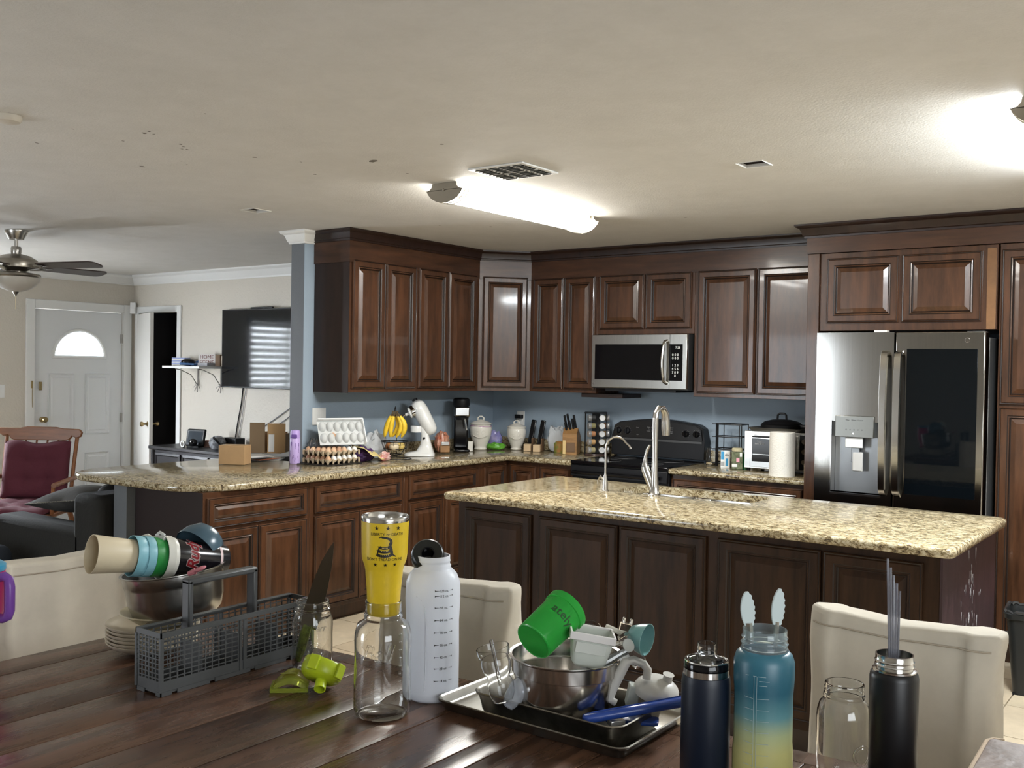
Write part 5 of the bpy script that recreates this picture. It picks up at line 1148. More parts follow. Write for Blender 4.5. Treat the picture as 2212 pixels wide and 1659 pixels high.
# slip-covered chairs
from mathutils import noise as MN
def chair(lab, loc, rz, w=.43, h=1.0, seed=1, flare=.035, ears=.012):
    t = thing('dining_chair', lab, 'chair', loc, rz, 'chairs with cream slipcovers around the table')
    # local: seat towards -y, back slab y 0..0.11
    b = B(); NX, NZ, D = 26, 40, .115
    def P(side, u, v_):
        z = v_*h; fl = flare*(1-v_)**1.2; x = (u-.5)*(w+2*fl); edge = abs(u-.5)*2
        top = max(0, (v_-.93)/.07)
        z -= .012*top*(1-edge)+0; x *= 1-.03*top
        y = (0-fl*.6 if side == 0 else D+fl*.8)
        y += (.016 if side == 0 else -.016)*top
        y += (.02 if side == 0 else -.02)*max(0, (edge-.86)/.14)**2
        wr = .016*MN.noise(Vector((x*5+seed, z*2.2, side*3)))+.009*MN.noise(Vector((x*14, z*3.5+seed, side)))
        cr = math.exp(-((1-v_)*6)**2)*edge**4
        y += wr*(1.2-.6*v_)*(1 if side == 0 else -1)+(-1 if side == 0 else 1)*.012*cr*sin(9*u+z*30)
        x += (1 if u > .5 else -1)*(ears*math.exp(-((1-v_)*16)**2)*edge**6)
        # draped fold lines running down from the corners
        k = math.exp(-((edge-.80+.25*(1-v_))*16)**2)*(v_**.5); y += (-.016 if side == 0 else .016)*k
        return (x, y, z)
    G = [[[b.v(*P(s_, i/NX, j/NZ)) for j in range(NZ+1)] for i in range(NX+1)] for s_ in (0, 1)]
    for s_ in (0, 1):
        for i in range(NX):
            for j in range(NZ): b.f([G[s_][i][j], G[s_][i+1][j], G[s_][i+1][j+1], G[s_][i][j+1]])
    for i in (0, NX):
        for j in range(NZ): b.f([G[0][i][j], G[0][i][j+1], G[1][i][j+1], G[1][i][j]])
    for i in range(NX): b.f([G[0][i][NZ], G[0][i+1][NZ], G[1][i+1][NZ], G[1][i][NZ]]); b.f([G[0][i][0], G[1][i][0], G[1][i+1][0], G[0][i+1][0]])
    o = b.build('back_cover', fabricw, t, smooth=75, bevel=.012, segs=3)
    B().tube([G_ for G_ in [Vector(P(0, .03+.94*i/20, .965))+Vector((0, -.003, 0)) for i in range(21)]], .0022, 5).build('seam', mat('seam_thread', (.36, .31, .24), .9), t)
    b = B(); NN = 16; R = []
    for k, (z, e) in enumerate(((.02, .03), (.15, .022), (.30, .012), (.44, .0), (.475, -.004), (.485, -.02))):
        ring = []
        pp = round_poly([(-w/2-e, -.46-e, .05), (w/2+e, -.46-e, .05), (w/2+e, -.01, .01), (-w/2-e, -.01, .01)], 0, 8)
        for q, (x, y) in enumerate(pp): ring.append(b.v(x+.006*sin(q*1.9)*(1-k/5), y+.006*cos(q*2.3)*(1-k/5), z))
        R.append(ring)
    for A, Q in zip(R, R[1:]):
        for i in range(len(A)): b.f([A[i], A[(i+1) % len(A)], Q[(i+1) % len(A)], Q[i]])
    b.f(R[-1]); b.build('seat_cover', fabricw, t, smooth=60); return t
chair('cream slipcovered chair at the right end of the table, with crumpled top corners', (4.368, -4.195, 0), radians(-3), .405, 1.0, 1, .03, .02)
chair('cream slipcovered chair behind the frosted water jug', (3.24, -4.47, 0), radians(2), .44, .985, 4, .03, .012)
chair('cream slipcovered chair at the left edge of the table', (2.215, -4.93, 0), radians(90), .47, .985, 9, .02, .004)
# ============================================================ THINGS ON THE TABLE
ZS = ZT_+.0006
def onT(px_, py_): p = pt(px_, py_, z=ZT_); return Vector((p.x, p.y, ZS))
TOCAM = Vector((sin(YAW), -cos(YAW), 0))
A0 = math.atan2(TOCAM.y, TOCAM.x)          # world angle that faces the camera
def azi(p): return math.atan2(CAM.y-p.y, CAM.x-p.x)
def jar_profile(R, h, mr, nh, thread=True):
    """mason jar outer profile"""
    pr = [(R*.80, 0), (R*.93, .004), (R, .018), (R*1.0, h*.30), (R*.985, h*.5), (R, h*.66), (R*.985, h*.72), (R*.90, h*.80), (mr*1.06, h-nh), (mr*1.0, h-nh*.92)]
    if thread: pr += [(mr*1.08, h-nh*.85), (mr*1.08, h-nh*.70), (mr*.99, h-nh*.62), (mr*1.03, h-nh*.5), (mr*.99, h-nh*.38), (mr*1.03, h-nh*.26), (mr*.99, h-nh*.14), (mr*1.02, h-.002), (mr*.99, h)]
    return pr
# half gallon jar with the yellow tumbler in its mouth
p = onT(825, 1543); s = mpp(p)
t = thing('glass_jar', 'large empty clear glass jar with a yellow tumbler stuck in its mouth', 'jar', p, 0)
R_ = 61.5*s; hj = .252
B().lathe(wall_solid(jar_profile(R_, hj, 38.5*s, .042), .0028), 48, cup=False).build('glass', glass, t, smooth=60)
put_text('embossed_name', 'Ball', .048, glass, t, wrap=(R_, azi(p)-.22, .135), shear=.3, ext=.0008)
for k in range(9): put_text('embossed_marks', '-', .02, glass, t, wrap=(R_, A0+.75, .05+.017*k), ext=.0006)
# yellow tumbler
tz = hj-.030
t = thing('yellow_tumbler', 'yellow steel tumbler with a coiled snake print standing in the big jar', 'tumbler', p+Vector((0, 0, tz)), 0, q=Quaternion((0, 1, 0), radians(.6)))
s2 = s*1.0
prof = [(33*s2, 0), (34.5*s2, .003), (36.5*s2, .052), (39.5*s2, .084), (40.5*s2, .098), (42*s2, .106), (47.5*s2, .122), (49*s2, .135), (51*s2, .215)]
def rf(z, prof=prof):
    for (r0_, z0_), (r1_, z1_) in zip(prof, prof[1:]):
        if z0_ <= z <= z1_: return r0_+(r1_-r0_)*(z-z0_)/(z1_-z0_)
    return prof[-1][0]
yel = mat('yellow_coat', (.62, .43, .02), .33, noise=.06, nscale=40)
B().lathe([(0, 0)]+prof[:-1]+[(51*s2*.998, .207)], 48, cup=False).build('body', yel, t, smooth=50)
B().lathe([(51*s2, .2072), (51.3*s2, .212), (51*s2, .217), (49.5*s2, .2185), (48*s2, .216), (47*s2, .20), (43*s2, .132), (37*s2, .108), (32*s2, .02), (0, .015)], 48, cap=False, cup=False).build('steel_liner', steelp, t, smooth=50)
inkb = mat('black_ink', (.010, .008, .004), .5); az = azi(p)+.08
RR = 50*s2
put_text('lettering', 'LIBERTY or DEATH', .0090, inkb, t, wrap=(RR, az+.02, .181, rf), ext=.0001, sx=.98)
put_text('lettering', "DON'T TREAD ON ME", .0088, inkb, t, wrap=(RR, az-.08, .1265, rf), ext=.0001, sx=.98)
def star(cx, cz, r): return [(cx+(r if k % 2 == 0 else r*.42)*sin(k*pi/5), cz+(r if k % 2 == 0 else r*.42)*cos(k*pi/5)) for k in range(10)]
poly_wrap('stars', [star(-.022, .197, .0052), star(.002, .197, .0052), star(.025, .197, .0052), star(-.026, .117, .0048), star(-.002, .117, .0048), star(.021, .117, .0048)], inkb, t, RR, az, rf)
def ribbon(P, w0, w1):
    out = []
    n_ = len(P)
    for i in range(n_-1):
        a, c = Vector(P[i]), Vector(P[i+1]); d = (c-a).normalized(); nrm = Vector((-d.y, d.x)); wa = w0+(w1-w0)*i/(n_-1); wb = w0+(w1-w0)*(i+1)/(n_-1)
        out.append([(q_.x*1.22, .153+(q_.y-.153)*1.12) for q_ in (a-nrm*wa*1.25, c-nrm*wb*1.25, c+nrm*wb*1.25, a+nrm*wa*1.25)])
    return out
sn = []
for cz_, rx, rz_ in ((.1425, .0135, .0040), (.1500, .0112, .0034), (.1570, .0092, .0030)):
    sn += ribbon([(-.004+rx*cos(a), cz_+rz_*sin(a)) for a in [pi*.95+k*pi*1.15/12 for k in range(13)]], .0022, .0022)
sn += ribbon([(.006, .160), (.0085, .166), (.006, .171), (.0, .1735), (-.006, .1745)], .0024, .0014)+ribbon([(-.006, .1745), (-.010, .1755), (-.014, .1735)], .0018, .0003)+ribbon([(.009, .1425), (.015, .139), (.018, .137)], .0014, .0004)
sn += ribbon([(-.0165, .1415), (-.0145, .150), (-.012, .157)], .0010, .0010)+ribbon([(.0095, .1425), (.0085, .150), (.0055, .160)], .0022, .0022)
poly_wrap('snake_print', sn, inkb, t, RR, az, rf)
sp = []
for cz_, rx in ((.1395, .011), (.1475, .0092), (.1548, .0075)):
    for k in range(5): x_ = -.004-rx*.7+rx*1.4*k/4; sp.append([(x_-.0006, cz_-.001), (x_+.0008, cz_-.001), (x_+.0004, cz_+.0012), (x_-.0008, cz_+.0012)])
poly_wrap('scale_flecks', sp, mat('fleck', (.55, .42, .12), .5), t, RR, az, rf, .0012)
# smaller jar with the green handled knife
p = onT(674, 1443); s = mpp(p)
t = thing('glass_jar', 'smaller clear glass jar holding an upright knife, right of the grey basket', 'jar', p, 0)
R_ = 43.5*s; hk = .172
B().lathe(wall_solid(jar_profile(R_, hk, 35*s, .026), .0025), 40, cup=False).build('glass', glass, t, smooth=60)
put_text('embossed_name', 'Kerr', .022, glass, t, wrap=(R_, A0+.45, .105), shear=.3, ext=.0006)
for r_ in (.012, .017, .022): B(Matrix.Rotation(A0+.35, 4, 'Z') @ Matrix.Translation((R_+.0003, 0, .055)) @ Matrix.Rotation(pi/2, 4, 'Y')).tube([(r_*cos(a), r_*sin(a), -(1-cos(r_*sin(a)/R_))*R_) for a in [k*pi/10 for k in range(20)]], .0007, 4, True).build('embossed_ring', glass, t)
kd = pt(722, 1170, d=dep(p)-.02)-(p+Vector((-.012, 0, .12))); L_ = kd.length
q_ = dirq(kd)
t = thing('chef_knife', 'broad chef knife standing blade up in the smaller jar, speckled green handle', 'knife', p+Vector((-.012, 0, .12)), q=q_)
loc_cam = q_.inverted() @ TOCAM; aa = math.atan2(loc_cam.y, loc_cam.x)
Mk = Matrix.Rotation(aa+pi/2, 4, 'Z')
b = B(Mk)
out = [(-.018, -.02), (.024, -.02), (.026, .02), (.020, L_*.45), (.012, L_*.75), (.0, L_), (-.006, L_*.93), (-.016, L_*.72), (-.021, L_*.42), (-.021, .02)]
Fp = [b.v(x, -.001, z) for x, z in out]; Bk = [b.v(x, .001, z) for x, z in out]
b.f(Fp); b.f(Bk[::-1])
for i in range(len(out)): b.f([Fp[i], Fp[(i+1) % len(out)], Bk[(i+1) % len(out)], Bk[i]])
b.build('blade', mat('knife_blade', (.22, .20, .16), .28, metal=1), t, smooth=0)
B(Mk).tube([(0, 0, -.015), (0, 0, -.04), (.002, 0, -.08), (.002, 0, -.112)], [.011, .013, .0125, .009], 10).build('handle', mat('green_speckle', (.13, .17, .02), .5, noise=.8, nscale=60), t)
# lime lid
p = onT(690, 1492); s = mpp(p)
lime = mat('lime_plastic', (.42, .52, .015), .35)
axis = (Vector((0, 0, 1))*.80+rt*.26-TOCAM*.50).normalized()
t = thing('lime_lid', 'lime green bottle lid with short spout lying tilted on the table', 'lid', p+Vector((0, 0, .030)), q=dirq(axis)); t.scale = (1.08, 1.08, 1.08)
B().lathe([(.0, -.006), (.030, -.008), (.042, .0), (.046, .008), (.0465, .031), (.044, .035), (.0, .036)], 36).build('cap', lime, t, smooth=40)
lc = t.rotation_quaternion.inverted() @ TOCAM; a1 = math.atan2(lc.y, lc.x)
for da, nm in ((-.45, 'clasp'), (.95, 'hinge_block')):
    B(Matrix.Rotation(a1+da, 4, 'Z')).box(.0445, -.012, .004, .051, .012, .036).build(nm, lime, t, bevel=.002)
b = B(Matrix.Translation((0, 0, -.008)) @ Matrix.Rotation(a1+.35, 4, 'Z') @ Matrix.Translation((.022, 0, 0)) @ Matrix.Rotation(radians(150), 4, 'Y')); b.lathe([(.012, -.006), (.0125, .024), (.010, .024), (.0095, .0)], 20, cup=False).build('spout', lime, t)
limet = mat('lime_clear', (.62, .68, .12), .1, trans=.8, ior=1.3)
p2 = onT(623, 1490)
t = thing('clear_lime_cover', 'see-through lime flip cover lying open left of the lime lid', 'lid', p2, YAW+.1)
b = B(); N_ = 14
G = [[None]*(N_+1) for _ in range(2)]
for k in range(N_+1):
    u = k/N_; G[0][k] = b.v(-.038+.085*u, -.022, .004+.016*sin(pi*u)); G[1][k] = b.v(-.034+.082*u, .028, .012+.030*sin(pi*u*.9+.1))
for k in range(N_): b.f([G[0][k], G[0][k+1], G[1][k+1], G[1][k]])
b.box(-.040, -.024, .0, .048, -.020, .010).box(-.040, -.022, 0, -.036, .028, .014)
o = b.build('cover', limet, t, smooth=60); q = o.modifiers.new('s', 'SOLIDIFY'); q.thickness = .0022
B(Matrix.Translation((-.002, .006, .036)) @ Matrix.Rotation(radians(-18), 4, 'X')).lathe([(.019, 0), (.018, .002), (0, .002)], 24, sy=.6).build('round_boss', mat('lime_dull', (.35, .36, .08), .4, trans=.3), t)
# gallon jug
p = onT(932, 1503); s = mpp(p)
t = thing('water_jug', 'tall frosted white water jug with black ounce marks and ring cap', 'jug', p, 0)
R_ = 58*s; hb_ = 275*s
pr = [(R_*.88, 0), (R_*.97, .006), (R_, .02), (R_*1.0, hb_*.35), (R_*.985, hb_*.6), (R_*1.02, hb_*.78), (R_*1.0, hb_*.90), (R_*.88, hb_*.965), (R_*.72, hb_), (R_*.65, hb_+.004), (R_*.66, hb_+.010), (R_*.62, hb_+.012), (R_*.62, hb_+.018), (R_*.64, hb_+.020), (R_*.62, hb_+.023), (R_*.62, hb_+.032)]
B().lathe(wall_solid(pr, .002), 48, cup=False).build('body', frost, t, smooth=60)
rfj = lambda z: R_*1.005
for k, (z, tx) in enumerate(((.2555, '128 oz.'), (.2435, '112 oz.'), (.217, '98 oz.'), (.1885, '84 oz.'), (.1605, '70 oz.'), (.132, '56 oz.'), (.104, '42 oz.'), (.078, '28 oz.'), (.050, '14 oz.'))):
    put_text('ounce_mark', tx, .0080, inkb, t, wrap=(R_*1.004, azi(p)+.42, z), ext=.0001)
    poly_wrap('tick', [[(-.022, z+.002), (-.022, z+.004), (-.011, z+.0032), (-.011, z+.0026)], [(-.022, z+.0005), (-.019, z+.003), (-.022, z+.0055)], [(.014, z+.0026), (.023, z+.0026), (.023, z+.0034), (.014, z+.0034)], [(.0225, z+.0008), (.0225, z+.0052), (.020, z+.003)]], inkb, t, R_*1.004, azi(p)+.42)
B().tube([(R_*1.0*cos(a), R_*1.0*sin(a), z) for a, z in ((azi(p)+.12-.75, hb_*.82), (azi(p)+.12-.55, hb_*.80), (azi(p)+.12-.40, hb_*.74), (azi(p)+.12-.36, hb_*.6), (azi(p)+.12-.36, hb_*.3), (azi(p)+.12-.38, .03))], .0012, 5).build('molded_rib', mat('rib_grey', (.55, .56, .6), .5), t)
cdir = (TOCAM*.80+Vector((0, 0, 1))*.58+rt*.04).normalized(); cc = pt(924, 1198, d=dep(p)-.01)
t = thing('black_jug_cap', 'black screw cap with a round hole leaning on the jug mouth', 'cap', cc, q=dirq(cdir))
B().lathe([(.015, .003), (.017, .007), (.0335, .009), (.0375, .005), (.039, -.004), (.0385, -.024), (.034, -.030), (.028, -.030), (.020, -.02), (.0175, -.004)], 40, cap=False, cup=False).build('ring', mat('cap_black', (.006, .007, .006), .35), t, smooth=50)
B().lathe([(.0150, .002), (.0140, -.012), (.010, -.016), (0, -.016)], 28, cap=False).build('inner', blackg, t)
B().tube([(.0155*cos(a), .0155*sin(a), .004) for a in [k*pi/10 for k in range(20)]], .0022, 5, True).build('lip', blackg, t)
# stack of shallow bowls
p0 = onT(330, 1403); s = mpp(p0)
crm = mat('cream_melamine', (.60, .54, .43), .35)
bowlmesh = None
for k in range(6):
    if bowlmesh is None:
        b = B().lathe([(0, .003), (.055, .0), (.058, .001), (.085, .008), (.108, .020), (.118, .0285), (.1195, .0315), (.117, .0325), (.106, .024), (.083, .0125), (.055, .006), (0, .0055)], 56, cap=False, cup=False); o = b.build('shallow_bowl', crm, None, smooth=60); bowlmesh = o
    else: o = bowlmesh.copy(); COL.objects.link(o)
    o.location = p0+Vector((.001*sin(k*2), .001*cos(k*3), .0092*k)); tag(o, ('lowest cream shallow bowl of the stack behind the grey basket', 'second cream shallow bowl from the bottom of the stack', 'third cream shallow bowl from the bottom of the stack', 'fourth cream shallow bowl from the bottom of the stack', 'fifth cream shallow bowl, just below the top one', 'topmost cream shallow bowl of the stack, showing its inside')[k], 'bowl', 'shallow cream bowls in a stack')
pc = p0+rt*.028; pc.z = ZS+.052
o = B().lathe([(0, 0), (.030, 0), (.034, .003), (.075, .030), (.104, .050), (.110, .0525), (.110, .056), (.104, .055), (.073, .035), (.032, .007), (0, .005)], 56, cap=False, cup=False).build('cone_bowl', mat('cream_dark_bowl', (.56, .50, .33), .35), None, smooth=60); o.location = pc
tag(o, 'flared cream yellow bowl between the shallow bowls and the steel bowl', 'bowl')
psb = p0+rt*.068; psb.z = ZS+.070
brush = mat('bowl_steel', (.46, .45, .42), .25, metal=1, noise=.1, nscale=2, stretch=(1, 1, 30))
qb = Quaternion(TOCAM, radians(7))
o = B().lathe([(0, 0), (.072, 0), (.097, .006), (.114, .024), (.123, .055), (.126, .095), (.1275, .102), (.129, .104), (.1305, .128), (.136, .131), (.136, .133), (.1285, .132), (.1265, .105), (.124, .095), (.121, .056), (.112, .027), (.095, .009), (.07, .003), (0, .003)], 64, cap=False, cup=False).build('steel_bowl', brush, None, smooth=50)
o.rotation_mode = 'QUATERNION'; o.rotation_quaternion = qb; o.location = psb+Vector((0, 0, .016))
tag(o, 'steel mixing bowl on the cream bowls, heaped with cups', 'bowl')
DB = dep(psb)-.01
axd = (-rt*.74+TOCAM*.66+Vector((0, 0, .17))).normalized()
qc = dirq(axd)
Pb = pt(197, 1197, d=DB-.16)
def cup(name, lab, off, r1, r2, ln, m, lip=.0, cat='cup', g='nested cups lying across the steel bowl'):
    t = thing(name, lab, cat, Pb-axd*(off+ln), q=qc, group=g)
    pr = [(r2*.94, 0), (r2, .003), (r1, ln-.004 if lip else ln)]
    if lip: pr = [(r2*.94, 0), (r2, .003), (r1, ln-.022), (r1+lip, ln-.020), (r1+lip, ln)]
    B().lathe(wall_solid(pr, .0016), 44, cup=False).build('body', m, t, smooth=40); return t
cup('cream_cup', 'cream plastic cup, leftmost of the nested cups, open end showing', 0, .0490, .041, .115, mat('cup_cream', (.62, .53, .37), .45))
cup('light_blue_cup', 'left one of the two pale blue nested cups', .100, .0510, .043, .10, mat('cup_blue', (.20, .43, .50), .4), .0015)
cup('light_blue_cup', 'right one of the two pale blue nested cups', .128, .0510, .043, .10, mat('cup_blue', (.20, .43, .50), .4), .0012)
cup('green_cup', 'green plastic cup between the blue cups and the white cup', .150, .0525, .044, .09, mat('cup_green', (.02, .22, .045), .4))
cup('white_cup', 'white plastic cup with a thick rim left of the black cup', .178, .054, .0525, .034, mat('cup_white', (.62, .61, .55), .4), .003)
t = cup('black_cup', 'black tapered cup with red script lettering lying in the steel bowl', .205, .0525, .039, .155, mat('cup_black', (.008, .007, .009), .18), .0)
lc = qc.inverted() @ (CAM-t.location); ab = math.atan2(lc.y, lc.x); rfc = lambda z: .039+(.0525-.039)*min(1, max(0, z/.155))
def text_bold(body, size, off, shear):
    c = bpy.data.curves.new('t', 'FONT'); c.body = body; c.size = size; c.align_x = 'CENTER'; c.extrude = .0002; c.shear = shear; c.offset = off; c.resolution_u = 3
    o = bpy.data.objects.new('t', c); COL.objects.link(o); dg = bpy.context.evaluated_depsgraph_get(); me = bpy.data.meshes.new_from_object(o.evaluated_get(dg)); bpy.data.objects.remove(o); bpy.data.curves.remove(c); return me
for off, m, lift, nm in ((.0032, mat('script_white', (.75, .6, .6), .4), .0006, 'script_outline'), (.0010, mat('script_red', (.38, .02, .03), .4), .0014, 'script_lettering')):
    me = text_bold('Rudy', .043, off, .35)
    for v in me.vertices:
        zz = .110+v.co.y-.05*.25; rr = rfc(zz)+lift; a = ab+.26+v.co.x/.050; v.co = Vector((rr*cos(a), rr*sin(a), zz))
    me.materials.append(m); o = bpy.data.objects.new(nm, me); COL.objects.link(o); o.parent = t
b = B(); b.lathe([(rfc(.026)+.0005, .024), (rfc(.03)+.0005, .031)], 32, cap=False, cup=False); b.build('white_band', mat('script_white', (1, 1, 1)), t)
bc_ = pt(424, 1187, d=DB+.055); bd = (Vector((0, 0, 1))*.55+rt*.42-TOCAM*.72).normalized()
o = B().lathe([(.066, 0), (.0665, .004), (.062, .022), (.048, .042), (.028, .052), (0, .055), (0, .053), (.027, .050), (.046, .040), (.060, .021), (.064, .004)], 44, cap=False, cup=False).build('blue_bowl', mat('bowl_bluegrey', (.055, .10, .135), .25), None, smooth=60)
o.rotation_mode = 'QUATERNION'; o.rotation_quaternion = dirq(bd); o.location = bc_; o.scale = (1, 1, 1.3); tag(o, 'small blue grey bowl turned over above the black cup', 'bowl')
t = thing('pink_spoon', 'pink spoon end poking out at the front of the steel bowl', 'spoon', pt(430, 1230, d=DB-.10), q=dirq((rt*.80+Vector((0, 0, .35))).normalized()))
B().ball((0, 0, .002), .012, 8, 1, .5, 1.5).tube([(0, 0, -.01), (0, 0, -.03)], [.008, .006], 8).build('bowl', mat('pink', (.62, .22, .26), .4), t)
t = thing('plastic_loop', 'white plastic handle standing up behind the nested cups', 'handle', pt(318, 1180, d=DB-.02), q=dirq(Vector((0, 0, 1))))
B().tube([rt*a+Vector((0, 0, c)) for a, c in ((-.045, -.02), (-.03, .012), (0, .028), (.014, .024), (.018, .0), (.02, -.03))], .006, 8).build('handle', mat('ivory', (.62, .60, .52), .4), t)
t = thing('clear_clip', 'small clear plastic clip on top of the black cup', 'clip', pt(345, 1166, d=DB-.04), .4)
B().box(-.016, -.012, -.012, .02, .012, .010).tube([(-.01, 0, .01), (0, 0, .02), (.015, 0, .012)], .005, 6).build('clip', mat('milky_clear', (.8, .8, .78), .2, trans=.5), t, bevel=.003)
# dishwasher basket
gp = mat('grey_plastic', (.062, .064, .064), .42)
BX0, BX1, BY0, BY1, BH = 2.912, 3.008, -5.160, -4.70, .147
t = thing('cutlery_basket', 'long grey dishwasher cutlery basket with a square handle', 'basket', (BX0, BY0, ZS)); w_, l_ = BX1-BX0, BY1-BY0
b = B(); b.box(.003, .003, .004, w_-.003, l_-.003, .010)
def notched(b, side):
    for (a, c) in ((.0, .03), (.045, .135), (.15, .255), (.27, .37), (.385, l_)):
        if side == 'L': b.box(0, a, 0, .0025, c, .0102)
        else: b.box(w_-.0025, a, 0, w_, c, .0102)
    if side == 'L': b.box(0, .003, .0105, .0025, l_-.003, .034)
    else: b.box(w_-.0025, .003, .0105, w_, l_-.003, .034)
notched(b, 'L'); notched(b, 'R'); b.box(0, 0, 0, .03, .0025, .010).box(w_-.02, 0, 0, w_, .0025, .010).box(0, 0, .0105, w_, .0026, .034).box(0, l_-.0026, .0, w_, l_, .034)
b.build('base', gp, t)
b = B(); e = .010
for z0_, z1_ in ((BH-.012, BH),): b.box(-.002, -.002, z0_, w_+.002, .001, z1_).box(-.002, l_-.001, z0_, w_+.002, l_+.002, z1_).box(-.002, -.002, z0_, .001, l_+.002, z1_).box(w_-.001, -.002, z0_, w_+.002, l_+.002, z1_)
b = b; b.box(.0012, .0012, BH-.0022, .013, l_-.0012, BH-.0003)
b.build('rim', gp, t)
for x in (0, w_):
    for y in (0, l_/2-.006, l_/2+.006, l_): B().box(x-.0023, y-.0035, .0107, x+.0023, y+.0035, BH-.0126).build('post', gp, t)
b = B(); nv = 12; nh = 9
for x in (0, w_-.0022):
    for hlf in (0, 1):
        y0_ = .006+hlf*(l_/2+.006); y1_ = y0_+l_/2-.018
        for k in range(nv): y = y0_+(y1_-y0_)*k/(nv-1); b.box(x, y-.0015, .034, x+.0022, y+.0015, BH-.0125)
        for k in range(nh): z = .040+(BH-.058)*k/(nh-1); b.box(x+.0003, y0_, z-.0013, x+.0019, y1_, z+.0013)
for y in (0, l_-.0022):
    for k in range(7): x = .008+(w_-.016)*k/6; b.box(x-.0015, y, .034, x+.0015, y+.0022, BH-.0125)
    for k in range(nh): z = .040+(BH-.058)*k/(nh-1); b.box(.0025, y+.0003, z-.0013, w_-.0025, y+.0019, z+.0013)
o = b.build('grille', gp, t, smooth=0); o['kind'] = 'stuff'
for k in (.25, .5, .75): B().box(.004, l_*k-.001, .0106, w_-.004, l_*k+.001, BH-.05).build('divider', gp, t)
hx = .012
b = B(); b.box(hx, .112, BH-.03, hx+.030, .126, BH+.095).box(hx, .306, BH-.03, hx+.030, .320, BH+.095).box(hx, .112, BH+.083, hx+.030, .320, BH+.098); b.build('handle', mat('grey_plastic_dark', (.055, .057, .058), .4), t, bevel=.004)
# pink tumbler at the left edge
p = onT(-50, 1450); s = mpp(p)
pk = mat('hot_pink', (.62, .03, .20), .3)
t = thing('pink_tumbler', 'hot pink tumbler with a purple handle and blue lid at the left edge', 'tumbler', p, A0); t.scale = (1, 1, .95)
B().lathe([(.038, 0), (.040, .004), (.042, .10), (.046, .115), (.056, .135), (.060, .16), (.062, .26)], 40).build('body', pk, t, smooth=40)
B().lathe([(.0615, .2605), (.0630, .263), (.063, .276), (.055, .282), (0, .284)], 40).build('lid', mat('lid_blue', (.05, .30, .48), .3), t)
Mh = Matrix.Rotation(radians(75), 4, 'Z')
b = B(Mh); P = [(.052, 0, .245), (.080, 0, .252), (.092, 0, .245), (.095, 0, .225), (.095, 0, .165), (.090, 0, .150), (.075, 0, .143), (.050, 0, .143)]
b.tube(P, [.012, .012, .012, .0125, .0125, .012, .012, .011], 12).build('handle', mat('handle_purple', (.22, .08, .42), .3), t, smooth=60)
# sheet pan, small pan
alu = mat('baked_aluminium', (.27, .255, .225), .33, metal=1, noise=.35, nscale=5)
alud = mat('worn_aluminium', (.23, .215, .185), .36, metal=1, noise=.55, nscale=9, dark=(.07, .06, .045))
def pan(name, lab, x0, y0, x1, y1, z, h, inset, cr, m, lip=.006):
    t = thing(name, lab, 'pan', (x0, y0, z)); X, Y = x1-x0, y1-y0
    b = B(); R = []
    for e, zz, c in ((inset, .001, cr*.7), (inset*.6, h*.3, cr*.8), (lip, h-.002, cr), (lip*.3, h+.002, cr), (0, h, cr), (.001, h-.004, cr), (lip*.8, h-.006, cr), (inset*.6+.001, h*.3-.001, cr*.8), (inset-.002, -.0, cr*.7)):
        R.append([b.v(px_, py_, zz) for px_, py_ in round_poly([(e, e, c), (X-e, e, c), (X-e, Y-e, c), (e, Y-e, c)], 0, 7)])
    for A, Q in zip(R, R[1:]):
        for i in range(len(A)): b.f([A[i], A[(i+1) % len(A)], Q[(i+1) % len(A)], Q[i]])
    b.f(R[0]); b.f(R[-1][::-1]); b.build('pan', m, t, smooth=50); return t
pan('sheet_pan', 'large rimmed aluminium sheet pan flat on the table under the other pan', 3.540, -4.825, 4.030, -4.495, ZS, .024, .016, .028, alu)
pan('baking_pan', 'smaller deep aluminium baking pan sitting in the sheet pan', 3.632, -4.812, 4.010, -4.585, ZS+.0015, .055, .022, .035, alud)
cb_ = Vector((3.812, -4.700, ZS+.0045))
o = B().lathe([(0, 0), (.060, 0), (.080, .006), (.099, .024), (.110, .055), (.1145, .088), (.1150, .095), (.1185, .097), (.1195, .122), (.1245, .1255), (.1245, .1275), (.1175, .1265), (.1165, .098), (.1130, .095), (.1125, .088), (.108, .056), (.097, .026), (.078, .009), (.058, .003), (0, .003)], 64, cap=False, cup=False).build('mixing_bowl', mat('bowl_steel_2', (.55, .53, .50), .17, metal=1), None, smooth=50)
o.location = cb_; o.scale = (1, 1, 1.13); tag(o, 'polished steel mixing bowl in the baking pan, full of plastic utensils', 'bowl')
DBB = dep(cb_)
# green shaker cup
gd = (rt*-.62+TOCAM*.62+Vector((0, 0, -.42))).normalized()      # towards its closed base
gt = mat('green_clear', (.06, .55, .09), .18, trans=.55, ior=1.2)
Pg = pt(1152, 1386, d=DBB-.075)
t = thing('green_cup', 'translucent green plastic cup lying tilted on the mixing bowl', 'cup', Pg, q=dirq(-gd))
B().lathe(wall_solid([(.040, 0), (.0435, .006), (.046, .10), (.0490, .101), (.0495, .118)], .0018), 44, cup=False).build('body', gt, t, smooth=40)
B().tube([(.041*cos(a), .041*sin(a), .001) for a in [k*pi/16 for k in range(32)]], .0022, 5, True).build('base_ring', mat('green_solid', (.02, .30, .04), .3), t)
lc = t.rotation_quaternion.inverted() @ (TOCAM+Vector((0, 0, .35))); ag = math.atan2(lc.y, lc.x)
put_text('lettering', 'ately', .030, mat('ink_dark_green', (.01, .05, .012), .5), t, wrap=(.0455, ag+.10, .062), ext=.0002)
t = thing('wire_strainer', 'round steel strainer rim behind the green cup', 'strainer', pt(1208, 1342, d=DBB+.0), q=dirq((rt*.5+TOCAM*-.35+Vector((0, 0, .55))).normalized()))
